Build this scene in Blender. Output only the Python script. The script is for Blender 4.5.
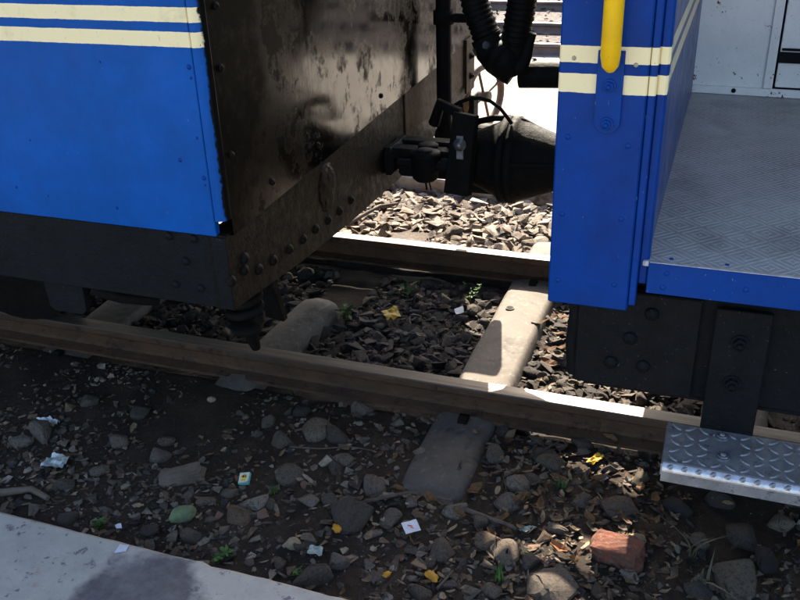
import bpy, bmesh, math, random
from math import sin, cos, radians, pi, sqrt
from mathutils import Vector, Matrix, noise

for o in list(bpy.data.objects): bpy.data.objects.remove(o)
S = bpy.context.scene
COL = S.collection
R = random.Random(7)

# ------------------------------------------------------------------ camera
CAM_H = 1.526
FPX, PIT, ROLL, YAW = 875.9, radians(26.59), radians(-2.017), radians(20.76)
_hd = Vector((-sin(YAW), cos(YAW), 0)); _rt = Vector((cos(YAW), sin(YAW), 0)); _up = Vector((0, 0, 1))
FWD = _hd*cos(PIT) - _up*sin(PIT); _cu = _up*cos(PIT) + _hd*sin(PIT)
IX = _rt*cos(ROLL) + _cu*sin(ROLL); IY = _rt*sin(ROLL) - _cu*cos(ROLL)
EYE = Vector((0, 0, CAM_H))
cd = bpy.data.cameras.new('camera'); cam = bpy.data.objects.new('camera', cd); COL.objects.link(cam)
m = Matrix((IX, -IY, -FWD)).transposed().to_4x4(); m.translation = EYE
cam.matrix_world = m
cd.sensor_fit = 'HORIZONTAL'; cd.sensor_width = 36; cd.lens = 36*FPX/800
cd.clip_start = .02; cd.clip_end = 2000
S.camera = cam
def at(x, y, axis, v):
    d = FWD + IX*((x-400)/FPX) + IY*((y-300)/FPX)
    i = 'XYZ'.index(axis)
    return EYE + d*((v-EYE[i])/d[i])

# ------------------------------------------------------------------ sky, sun, exposure
SUN_EL, SUN_AZ = radians(38), radians(-14)
W = bpy.data.worlds.new('World'); S.world = W; W.use_nodes = True
nt = W.node_tree; sky = nt.nodes.new('ShaderNodeTexSky'); sky.sky_type = 'NISHITA'; sky.sun_disc = False
sky.sun_elevation = SUN_EL; sky.sun_rotation = SUN_AZ % (2*pi); sky.altitude = 0; sky.dust_density = 2.5; sky.ozone_density = .6
bg = nt.nodes['Background']; bg.inputs['Strength'].default_value = .10
nt.links.new(sky.outputs[0], bg.inputs[0])
sd = bpy.data.lights.new('sun', 'SUN'); sd.energy = 5; sd.angle = radians(.5); sd.color = (1, .89, .72)
sun = bpy.data.objects.new('sun', sd); COL.objects.link(sun)
sv = Vector((sin(SUN_AZ)*cos(SUN_EL), cos(SUN_AZ)*cos(SUN_EL), sin(SUN_EL)))
sun.rotation_euler = (-sv).to_track_quat('-Z', 'Y').to_euler(); sun.location = sv*30
S.render.engine = 'CYCLES'
S.view_settings.view_transform = 'Standard'; S.view_settings.look = 'None'; S.view_settings.gamma = 1
S.view_settings.exposure = 2.2

# ------------------------------------------------------------------ materials
class N:
    def __init__(s, name):
        s.m = bpy.data.materials.new(name); s.m.use_nodes = True; s.t = s.m.node_tree
        s.b = s.t.nodes['Principled BSDF']; s._tc = None; s.b.inputs['Specular IOR Level'].default_value = .22
    def n(s, typ, **kw):
        x = s.t.nodes.new(typ)
        for k, v in kw.items():
            if k.startswith('i_'):
                x.inputs[k[2:].replace('_', ' ')].default_value = v
            else: setattr(x, k, v)
        return x
    def l(s, a, b): s.t.links.new(a, b)
    def tc(s, kind='Object'):
        if s._tc is None: s._tc = s.n('ShaderNodeTexCoord')
        return s._tc.outputs[kind]
    def noise(s, scale, detail=4, rough=.6, vec=None, stretch=None):
        v = vec or s.tc()
        if stretch:
            mp = s.n('ShaderNodeMapping'); mp.inputs['Scale'].default_value = stretch; s.l(v, mp.inputs[0]); v = mp.outputs[0]
        x = s.n('ShaderNodeTexNoise'); x.inputs['Scale'].default_value = scale
        x.inputs['Detail'].default_value = detail; x.inputs['Roughness'].default_value = rough
        s.l(v, x.inputs['Vector']); return x.outputs['Fac']
    def ramp(s, fac, a, b, ca=0., cb=1.):
        x = s.n('ShaderNodeMapRange', clamp=True)
        x.inputs['From Min'].default_value = a; x.inputs['From Max'].default_value = b
        x.inputs['To Min'].default_value = ca; x.inputs['To Max'].default_value = cb
        s.l(fac, x.inputs['Value']); return x.outputs[0]
    def mix(s, fac, a, b, blend='MIX'):
        x = s.n('ShaderNodeMix', data_type='RGBA', blend_type=blend)
        for k, v in ((0, fac), (6, a), (7, b)):
            if hasattr(v, 'links'): s.l(v, x.inputs[k])
            elif k == 0: x.inputs[0].default_value = v
            else: x.inputs[k].default_value = (*v, 1) if len(v) == 3 else v
        return x.outputs[2]
    def math(s, op, a, b=0., c=None):
        x = s.n('ShaderNodeMath', operation=op)
        for k, v in enumerate((a, b) if c is None else (a, b, c)):
            if hasattr(v, 'links'): s.l(v, x.inputs[k])
            else: x.inputs[k].default_value = v
        return x.outputs[0]
    def bump(s, h, dist=.002, strength=.6):
        x = s.n('ShaderNodeBump'); x.inputs['Distance'].default_value = dist; x.inputs['Strength'].default_value = strength
        s.l(h, x.inputs['Height'])
        if s.b.inputs['Normal'].links: s.l(s.b.inputs['Normal'].links[0].from_socket, x.inputs['Normal'])
        s.l(x.outputs[0], s.b.inputs['Normal'])
    def col(s, c):
        if hasattr(c, 'links'): s.l(c, s.b.inputs['Base Color'])
        else: s.b.inputs['Base Color'].default_value = (*c, 1)
    def rough(s, r):
        if hasattr(r, 'links'): s.l(r, s.b.inputs['Roughness'])
        else: s.b.inputs['Roughness'].default_value = r
    def metal(s, v): 
        if hasattr(v, 'links'): s.l(v, s.b.inputs['Metallic'])
        else: s.b.inputs['Metallic'].default_value = v

def plain(name, a, b, rough=.7, scale=20, bump=.001, bscale=80, metal=0., lo=.35, hi=.7):
    k = N(name); f = k.ramp(k.noise(scale, 6, .65), lo, hi)
    k.col(k.mix(f, a, b)); k.rough(rough); k.metal(metal)
    if bump: k.bump(k.noise(bscale, 5, .7), bump)
    return k.m

def paint_blue(name, base, stripes, cream=(.90, .75, .43), painted_sheen=.0, chip=.70):
    k = N(name)
    big = k.noise(3.5, 5, .6); fine = k.noise(60, 5, .7)
    c = k.mix(k.ramp(big, .35, .7), base, tuple(x*.82 for x in base))
    c = k.mix(k.math('MULTIPLY', k.ramp(fine, .35, .75), .22), c, tuple(min(1, x*1.35+.002) for x in base))
    # faint vertical streaks
    st = k.noise(26, 4, .6, stretch=(1, 1, .06))
    c = k.mix(k.math('MULTIPLY', k.ramp(st, .52, .75), .12), c, tuple(x*.6+.003 for x in base))
    gr = k.math('MULTIPLY', k.ramp(k.noise(5, 7, .75), .40, .70), .72)
    c = k.mix(gr, c, tuple(x*.55+.002 for x in base))
    if stripes:
        sep = k.n('ShaderNodeSeparateXYZ'); k.l(k.tc(), sep.inputs[0])
        wob = k.math('MULTIPLY_ADD', k.noise(14, 3, .5), .0035, -.00175)
        wob2 = k.math('MULTIPLY_ADD', k.noise(120, 2, .5), .0014, -.0007)
        z = k.math('ADD', k.math('ADD', sep.outputs[2], wob), wob2)
        msk = None
        for a, b in stripes:
            q = k.math('MULTIPLY', k.math('GREATER_THAN', z, a), k.math('LESS_THAN', z, b))
            msk = q if msk is None else k.math('ADD', msk, q)
        cr = k.mix(k.ramp(k.noise(9, 5, .7), .55, .75), cream, tuple(x*.72 for x in cream))
        cr = k.mix(k.ramp(k.noise(70, 4, .7, stretch=(1, 1, .4)), .66, .74), cr, (.22, .13, .07))
        c = k.mix(msk, c, cr)
    # chips to rusty metal
    c = k.mix(k.ramp(k.noise(33, 6, .72), chip, chip+.02), c, (.06, .035, .03))
    sc = k.noise(300, 2, .5, stretch=(1, 1, .02))
    if painted_sheen: c = k.mix(k.math('MULTIPLY', k.ramp(k.noise(5, 5, .7), .3, .7), painted_sheen), c, (.30, .30, .32))  # pale grey painted in for the glancing reflection on the inner wall
    c = k.mix(k.ramp(k.noise(150, 3, .6, stretch=(1, 1, .35)), .70, .73), c, (.10, .16, .30))
    k.col(c); k.rough(k.ramp(k.noise(12, 5, .7), .3, .7, .28, .5)); k.b.inputs['Specular IOR Level'].default_value = .12
    k.bump(k.noise(4, 3, .5), .010, .3); k.bump(k.noise(220, 3, .6), .0006, .4)
    return k.m

STR_L = ((1.235, 1.266), (1.183, 1.215)); STR_R = ((1.184, 1.215), (1.129, 1.164))
M = {}
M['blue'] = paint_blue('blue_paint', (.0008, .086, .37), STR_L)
def corner_mat():
    m_ = M['blue'].copy(); m_.name = 'blue_corner_black_edge'; t = m_.node_tree; b = t.nodes['Principled BSDF']; src = b.inputs['Base Color'].links[0].from_socket
    tc = t.nodes.new('ShaderNodeTexCoord'); sp = t.nodes.new('ShaderNodeSeparateXYZ'); t.links.new(tc.outputs['Object'], sp.inputs[0])
    nz = t.nodes.new('ShaderNodeTexNoise'); nz.inputs['Scale'].default_value = 45; nz.inputs['Detail'].default_value = 5; t.links.new(tc.outputs['Object'], nz.inputs['Vector'])
    ad = t.nodes.new('ShaderNodeMath'); ad.operation = 'MULTIPLY_ADD'; t.links.new(nz.outputs['Fac'], ad.inputs[0]); ad.inputs[1].default_value = .016; t.links.new(sp.outputs[0], ad.inputs[2])
    mr = t.nodes.new('ShaderNodeMapRange'); mr.inputs['From Min'].default_value = 4.5-1.0595+.008; mr.inputs['From Max'].default_value = 4.5-1.0565+.008; t.links.new(ad.outputs[0], mr.inputs['Value'])
    mx = t.nodes.new('ShaderNodeMix'); mx.data_type = 'RGBA'; t.links.new(mr.outputs[0], mx.inputs[0]); t.links.new(src, mx.inputs[6]); mx.inputs[7].default_value = (.004, .004, .004, 1); t.links.new(mx.outputs[2], b.inputs['Base Color'])
    return m_
M['blue_corner'] = corner_mat()
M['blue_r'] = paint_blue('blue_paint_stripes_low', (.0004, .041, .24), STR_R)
M['blue_in'] = paint_blue('blue_paint_inner', (.004, .05, .25), STR_R, painted_sheen=.45)
M['blue_plain'] = paint_blue('blue_paint_plain', (.0005, .043, .24), None, chip=.68)

def black_gloss():
    k = N('black_gloss_paint')
    f = k.noise(7, 6, .65)
    c = k.mix(k.ramp(f, .5, .72), (.0018, .0016, .0016), (.004, .003, .0024))
    scr = k.noise(55, 5, .75, stretch=(1, 1, .12))
    c = k.mix(k.ramp(scr, .66, .73), c, (.016, .012, .009))
    c = k.mix(k.ramp(k.noise(90, 5, .75), .70, .72), c, (.16, .14, .12))
    sep = k.n('ShaderNodeSeparateXYZ'); k.l(k.tc(), sep.inputs[0])
    edge = k.math('ADD', k.math('ADD', sep.outputs[1], k.math('MULTIPLY', sep.outputs[2], -.25)), k.math('MULTIPLY', k.noise(5, 6, .7), .55))
    grime = k.math('MULTIPLY', k.ramp(edge, -1.02, -.72, .92, 0), k.ramp(k.noise(18, 6, .75), .25, .5, .75, 1))
    blot = k.ramp(k.noise(5, 7, .75), .50, .60, 0, .88)
    grime = k.math('MAXIMUM', grime, blot)
    c = k.mix(grime, c, k.mix(k.ramp(k.noise(40, 6, .75), .45, .7), (.0010, .0009, .0008), (.0035, .0025, .0018)))
    k.col(c); k.rough(k.math('ADD', k.math('MULTIPLY', grime, .4), k.math('ADD', k.ramp(k.noise(11, 6, .7), .4, .75, .09, .24), k.ramp(scr, .64, .72, 0, .2))))
    k.l(k.ramp(grime, 0, 1, .45, .02), k.b.inputs['Specular IOR Level'])
    k.bump(k.noise(2.5, 2, .5), .006, .12); k.bump(scr, .0006, .35)
    return k.m
M['gloss'] = black_gloss()

def grimy(name, base, grit, rough=(.42, .75), spots=True, gs=55, lo=.5):
    k = N(name)
    c = k.mix(k.ramp(k.noise(8, 6, .7), .35, .7), base, tuple(x*1.9 for x in base))
    c = k.mix(k.math('MULTIPLY', k.ramp(k.noise(gs, 6, .75), lo, .72), .75), c, grit)
    if spots: c = k.mix(k.ramp(k.noise(140, 3, .6), .68, .72), c, (.06, .058, .06))
    k.col(c); k.rough(k.ramp(k.noise(30, 5, .7), .3, .7, *rough)); k.b.inputs['Specular IOR Level'].default_value = .13
    k.bump(k.noise(gs, 6, .75), .005, .7); k.bump(k.noise(200, 4, .7), .0015, .6)
    return k.m
M['headstock'] = grimy('oily_headstock', (.0026, .002, .0016), (.026, .017, .010), (.35, .7))
M['solebar'] = grimy('black_solebar', (.0035, .0038, .0045), (.010, .010, .012), (.45, .7), lo=.55)
M['black'] = grimy('black_iron', (.003, .003, .0032), (.010, .009, .008), (.55, .8), spots=False)
M['underframe'] = grimy('underframe_dirt', (.003, .0026, .0023), (.010, .0075, .0055), (.6, .9), spots=False)
M['rubber'] = grimy('hose_rubber', (.0035, .0035, .0038), (.007, .0068, .0068), (.4, .55), spots=False)
M['rustboard'] = grimy('rusty_brown_plate', (.035, .024, .015), (.10, .07, .042), (.55, .8))
M['rustwheel'] = plain('rusty_handwheel', (.13, .085, .06), (.25, .18, .13), .6, 30)

def yellow():
    k = N('yellow_paint')
    c = k.mix(k.ramp(k.noise(14, 5, .6), .4, .7), (.86, .50, .004), (.74, .40, .006))
    c = k.mix(k.ramp(k.noise(60, 6, .78), .63, .66), c, (.16, .09, .025))
    k.col(c); k.rough(.38); k.bump(k.noise(60, 4, .6), .0008, .5); return k.m
M['yellow'] = yellow()

def white_wall():
    k = N('worn_white_paint')
    c = k.mix(k.ramp(k.noise(6, 5, .7), .35, .7), (.86, .84, .82), (.74, .72, .71))
    c = k.mix(k.ramp(k.noise(90, 5, .75), .60, .72), c, (.50, .48, .46))
    c = k.mix(k.ramp(k.noise(13, 6, .75), .615, .63), c, (.07, .03, .022))
    k.col(c); k.rough(.5); k.bump(k.noise(40, 4, .6), .001, .4); return k.m
M['white'] = white_wall()

def tread_floor():
    k = N('chequer_floor_plate')
    v = k.tc(); mp = k.n('ShaderNodeMapping'); mp.inputs['Rotation'].default_value = (0, 0, radians(0)); k.l(v, mp.inputs[0])
    ch = k.n('ShaderNodeTexChecker'); ch.inputs['Scale'].default_value = 22; k.l(mp.outputs[0], ch.inputs['Vector'])
    def band(rot):
        mm = k.n('ShaderNodeMapping'); mm.inputs['Rotation'].default_value = (0, 0, radians(rot)); k.l(v, mm.inputs[0])
        w = k.n('ShaderNodeTexWave', wave_type='BANDS', bands_direction='X'); w.inputs['Scale'].default_value = 24
        k.l(mm.outputs[0], w.inputs['Vector']); return k.ramp(w.outputs['Fac'], .62, .82)
    h = k.n('ShaderNodeMix', data_type='FLOAT'); k.l(ch.outputs['Fac'], h.inputs[0]); k.l(band(45), h.inputs[2]); k.l(band(-45), h.inputs[3])
    wear = k.ramp(k.noise(4, 6, .7), .40, .62)
    dirt = k.ramp(k.noise(2.6, 6, .75), .50, .64)
    c = k.mix(wear, (.30, .295, .295), (.42, .42, .425))
    c = k.mix(k.math('MULTIPLY', h.outputs[0], .6), c, (.66, .65, .64))
    c = k.mix(k.math('MULTIPLY', dirt, .38), c, (.085, .08, .075))
    c = k.mix(k.ramp(k.noise(45, 5, .7), .66, .71), c, (.03, .028, .026))
    k.col(c); k.metal(.2); k.rough(k.ramp(k.noise(9, 5, .7), .3, .7, .36, .58))
    k.bump(h.outputs[0], .0022, 1.0); k.bump(k.noise(150, 4, .7), .0006, .4)
    return k.m
M['floor'] = tread_floor()

def step_metal():
    k = N('worn_tread_steel')
    c = k.mix(k.ramp(k.noise(12, 6, .7), .35, .7), (.20, .20, .205), (.40, .40, .41))
    c = k.mix(k.ramp(k.noise(40, 6, .75), .56, .68), c, (.07, .07, .075))
    k.col(c); k.metal(.6); k.rough(k.ramp(k.noise(25, 5, .7), .3, .7, .24, .5)); k.bump(k.noise(120, 4, .7), .0008, .5); return k.m
M['step'] = step_metal()
M['worn_steel'] = plain('worn_bright_steel', (.62, .62, .63), (.34, .34, .36), .3, 60, .0006, 140, .75)
M['bolt'] = plain('bolt_steel', (.10, .10, .11), (.30, .30, .32), .38, 40, .0006, 150, .6)

def rail_side():
    k = N('rusty_rail')
    c = k.mix(k.ramp(k.noise(7, 6, .7), .35, .65), (.075, .040, .022), (.040, .025, .017))
    c = k.mix(k.ramp(k.noise(45, 6, .75, stretch=(.4, 1, 1)), .54, .68), c, (.095, .052, .032))
    c = k.mix(k.ramp(k.noise(18, 6, .78), .56, .62), c, (.030, .013, .011))
    c = k.mix(k.ramp(k.noise(3, 4, .7), .55, .75), c, (.058, .042, .032))
    k.col(c); k.rough(.72); k.bump(k.noise(60, 6, .75), .005, .8); return k.m
def rail_top():
    k = N('polished_rail_head')
    f = k.noise(18, 5, .7, stretch=(.06, 1, 1))
    c = k.mix(k.ramp(f, .4, .7), (.15, .13, .112), (.060, .044, .034))
    k.col(c); k.metal(.45); k.rough(k.ramp(f, .35, .7, .36, .62)); k.bump(k.noise(120, 3, .6, stretch=(.05, 1, 1)), .0004, .5); return k.m
M['railfar'] = plain('pale_rust', (.22, .16, .12), (.13, .09, .065), .85, 5)  # paler rust for the far siding rails
M['railside'] = rail_side(); M['railtop'] = rail_top()

def sleeper_mat():
    k = N('weathered_trough_steel')
    c = k.mix(k.ramp(k.noise(8, 6, .7), .35, .68), (.14, .12, .10), (.085, .072, .062))
    c = k.mix(k.ramp(k.noise(30, 6, .75), .54, .70), c, (.22, .19, .16))
    c = k.mix(k.ramp(k.noise(5, 4, .75), .57, .70), c, (.04, .034, .03))
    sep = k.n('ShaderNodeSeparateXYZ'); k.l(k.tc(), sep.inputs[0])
    end_dark = k.math('MULTIPLY', k.ramp(k.math('ADD', sep.outputs[1], k.math('MULTIPLY', k.noise(6, 5, .7), .2)), -.52, -.38, .5, 0), k.ramp(k.noise(9, 5, .7), .3, .55, .55, 1))  # darker towards the near end, outside the rail
    c = k.mix(end_dark, c, (.045, .040, .036))
    k.col(c); k.rough(.75); k.bump(k.noise(35, 6, .75), .003, .6); k.bump(k.noise(150, 4, .7), .001, .5); return k.m
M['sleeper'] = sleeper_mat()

def soil():
    k = N('oily_soil')
    P = k.tc(); sep = k.n('ShaderNodeSeparateXYZ'); k.l(P, sep.inputs[0])
    wob = k.math('MULTIPLY_ADD', k.noise(1.6, 4, .6), 1.0, -.5)
    y = k.math('ADD', sep.outputs[1], wob)
    dark = k.mix(k.ramp(k.noise(6, 8, .7), .38, .66), (.033, .022, .0145), (.074, .049, .033))
    dark = k.mix(k.ramp(k.noise(70, 6, .8), .56, .70), dark, (.12, .083, .057))
    dark = k.mix(k.ramp(k.noise(24, 6, .75), .62, .70), dark, (.018, .016, .016))
    dark = k.mix(k.ramp(k.noise(190, 4, .8), .62, .70), dark, (.15, .125, .10))
    dark = k.mix(k.ramp(k.noise(2.2, 5, .65), .50, .66), dark, (.022, .016, .012))
    track = k.mix(k.ramp(k.noise(30, 6, .75), .4, .65), (.028, .021, .016), (.060, .045, .034))
    pale = k.mix(k.ramp(k.noise(4, 8, .7), .35, .7), (.52, .47, .40), (.36, .31, .26))
    brown = k.mix(k.ramp(k.noise(8, 8, .75), .35, .7), (.12, .092, .075), (.20, .155, .125))
    fartrack = k.mix(k.ramp(k.noise(5, 8, .75), .35, .7), (.055, .042, .040), (.10, .078, .072))
    c = k.mix(k.ramp(sep.outputs[1], 2.38, 2.55), dark, track)
    c = k.mix(k.ramp(sep.outputs[1], 3.42, 3.6), c, brown)
    c = k.mix(k.ramp(y, 4.5, 5.0), c, pale)
    c = k.mix(k.ramp(y, 7.9, 8.3), c, fartrack)
    c = k.mix(k.ramp(y, 16, 20), c, pale)
    k.col(c); k.rough(k.ramp(k.noise(15, 5, .7), .35, .7, .7, .95))
    k.bump(k.noise(45, 8, .8), .022, .9); k.bump(k.noise(220, 4, .7), .006, .8)
    return k.m
M['soil'] = soil()

def concrete():
    k = N('platform_concrete')
    c = k.mix(k.ramp(k.noise(7, 8, .7), .35, .7), (.48, .43, .365), (.36, .325, .28))
    c = k.mix(k.ramp(k.noise(60, 6, .75), .58, .72), c, (.27, .25, .22))
    c = k.mix(k.ramp(k.noise(9, 5, .65), .60, .66), c, (.42, .27, .19))
    c = k.mix(k.ramp(k.noise(26, 4, .7), .60, .66), c, (.16, .15, .15))
    # oil stain with a shape of its own
    v = k.n('ShaderNodeVectorMath', operation='DISTANCE'); k.l(k.tc(), v.inputs[0]); v.inputs[1].default_value = STAIN
    d = k.math('ADD', v.outputs['Value'], k.math('MULTIPLY_ADD', k.noise(9, 5, .6), .22, -.11))
    c = k.mix(k.ramp(d, .125, .172, .92, 0), c, k.mix(k.ramp(k.noise(30, 6, .75), .4, .7), (.085, .075, .082), (.15, .14, .14)))
    c = k.mix(k.math('MULTIPLY', k.ramp(k.noise(2.2, 6, .7), .45, .68), .45), c, (.26, .25, .24))
    k.col(c); k.rough(.82); k.bump(k.noise(50, 6, .75), .003, .6); k.bump(k.noise(260, 3, .7), .001, .5); return k.m
_s = at(140, 588, 'Z', -.06); STAIN = (_s.x, _s.y-.03, -.06)
M['concrete'] = concrete()

def stone_mat(name, cols, island, rough=.85):
    k = N(name)
    if island: rnd = k.n('ShaderNodeNewGeometry').outputs['Random Per Island']
    else: rnd = k.n('ShaderNodeObjectInfo').outputs['Random']
    cr = k.n('ShaderNodeValToRGB'); k.l(rnd, cr.inputs[0]); cr.color_ramp.interpolation = 'CONSTANT'
    e = cr.color_ramp.elements
    while len(e) < len(cols): e.new(.5)
    for i, c in enumerate(cols): e[i].position = i/len(cols); e[i].color = (*c, 1)
    c = k.mix(k.ramp(k.noise(25, 6, .75), .38, .68), cr.outputs[0], (.5, .47, .44), 'MULTIPLY')
    c = k.mix(k.ramp(k.noise(90, 5, .75), .60, .72), c, (.22, .195, .17))
    c = k.mix(k.math('MULTIPLY', k.ramp(k.noise(11, 5, .7), .5, .66), .8), c, (.022, .019, .017))
    k.col(c); k.rough(rough); k.bump(k.noise(70, 6, .75), .004, .7); k.bump(k.noise(250, 3, .7), .0015, .5); return k.m
GREY = [(.11, .090, .073), (.15, .124, .102), (.08, .063, .050), (.15, .118, .088), (.19, .158, .128), (.10, .077, .058), (.135, .092, .060), (.065, .051, .041)]
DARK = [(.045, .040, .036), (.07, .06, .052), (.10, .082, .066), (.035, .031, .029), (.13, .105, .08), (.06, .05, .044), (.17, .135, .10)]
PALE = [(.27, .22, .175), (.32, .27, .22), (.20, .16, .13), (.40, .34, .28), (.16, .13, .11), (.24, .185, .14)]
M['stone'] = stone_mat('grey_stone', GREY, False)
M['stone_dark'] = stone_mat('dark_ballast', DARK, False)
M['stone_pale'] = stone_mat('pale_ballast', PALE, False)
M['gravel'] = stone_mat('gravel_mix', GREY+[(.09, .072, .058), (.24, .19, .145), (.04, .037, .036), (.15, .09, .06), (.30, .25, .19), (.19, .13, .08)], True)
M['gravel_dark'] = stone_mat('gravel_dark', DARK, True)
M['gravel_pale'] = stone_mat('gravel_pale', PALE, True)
def leaf_mat(name, cols):
    k = N(name); rnd = k.n('ShaderNodeNewGeometry').outputs['Random Per Island']
    cr = k.n('ShaderNodeValToRGB'); k.l(rnd, cr.inputs[0]); cr.color_ramp.interpolation = 'CONSTANT'
    e = cr.color_ramp.elements
    while len(e) < len(cols): e.new(.5)
    for i, c in enumerate(cols): e[i].position = i/len(cols); e[i].color = (*c, 1)
    k.col(k.mix(k.ramp(k.noise(60, 5, .7), .4, .7), cr.outputs[0], (.45, .4, .36), 'MULTIPLY')); k.rough(.7)
    k.bump(k.noise(120, 3, .6), .001, .5); return k.m
M['leaf'] = leaf_mat('dry_leaf', [(.10, .062, .036), (.15, .10, .058), (.07, .046, .03), (.20, .14, .085), (.05, .037, .028), (.13, .068, .03), (.27, .20, .125), (.085, .064, .046), (.06, .045, .032), (.11, .08, .055)])
M['leaf_orange'] = leaf_mat('orange_leaf', [(.34, .13, .04), (.27, .10, .035)])
M['green'] = leaf_mat('green_blade', [(.05, .11, .025), (.075, .15, .035), (.04, .085, .02)])
M['drygrass'] = leaf_mat('dry_weed', [(.17, .16, .11), (.12, .12, .08)])
M['twig'] = plain('dead_twig', (.055, .042, .035), (.12, .09, .07), .85, 30)
M['wood'] = plain('weathered_wood', (.15, .115, .085), (.075, .058, .045), .85, 16, .002, 60)
M['baulk'] = plain('bleached_baulk', (.36, .31, .26), (.20, .14, .10), .85, 9, .003, 50)
def brick_mat():
    k = N('broken_brick')
    c = k.mix(k.ramp(k.noise(30, 6, .75), .35, .68), (.19, .066, .042), (.10, .040, .030))
    c = k.mix(k.ramp(k.noise(80, 5, .75), .55, .70), c, (.22, .15, .11))
    c = k.mix(k.math('MULTIPLY', k.ramp(k.noise(14, 6, .75), .42, .62), .65), c, (.075, .050, .038))
    k.col(c); k.rough(.9); k.bump(k.noise(55, 6, .8), .008, .8); return k.m
M['brick'] = brick_mat()
M['tan_pebble'] = plain('tan_pebble', (.25, .19, .12), (.16, .12, .08), .85, 40, .002, 90)
M['green_stone'] = plain('mossy_stone', (.14, .19, .09), (.08, .09, .06), .85, 25, .003, 60)
M['paper'] = plain('white_paper', (.66, .66, .72), (.50, .50, .56), .7, 30, .0006, 90)
M['foil'] = plain('foil_wrapper', (.55, .58, .58), (.30, .33, .30), .35, 40, .002, 60, .4)
M['yellow_scrap'] = plain('yellow_scrap', (.50, .32, .03), (.34, .21, .03), .5, 30)
M['orange_peel'] = plain('orange_peel', (.50, .24, .02), (.34, .15, .02), .55, 50, .001, 160)
M['red'] = plain('red_print', (.55, .06, .05), (.45, .05, .05), .6, 30, 0)
M['teal'] = plain('teal_card', (.16, .42, .38), (.12, .34, .32), .6, 30, 0)
M['card'] = plain('cream_card', (.62, .58, .46), (.52, .48, .38), .7, 30, 0)
M['label_yellow'] = plain('yellow_label', (.72, .46, .03), (.60, .38, .03), .5, 40, 0)
M['cream_dirty'] = plain('dirty_cream', (.45, .40, .28), (.30, .26, .19), .5, 200, 0)
M['ink'] = plain('dark_ink', (.05, .03, .02), (.08, .05, .03), .6, 40, 0)
M['green_scrap'] = plain('pale_green_scrap', (.16, .22, .17), (.40, .42, .39), .5, 60)
M['blue_scrap'] = plain('blue_scrap', (.05, .12, .40), (.08, .18, .45), .5, 30)
def glass():
    k = N('dark_window_glass'); k.col((.02, .025, .03)); k.rough(.05); return k.m
M['glass'] = glass()
M['grey_paint'] = plain('grey_roof_paint', (.35, .35, .35), (.27, .27, .27), .6, 4)

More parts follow.
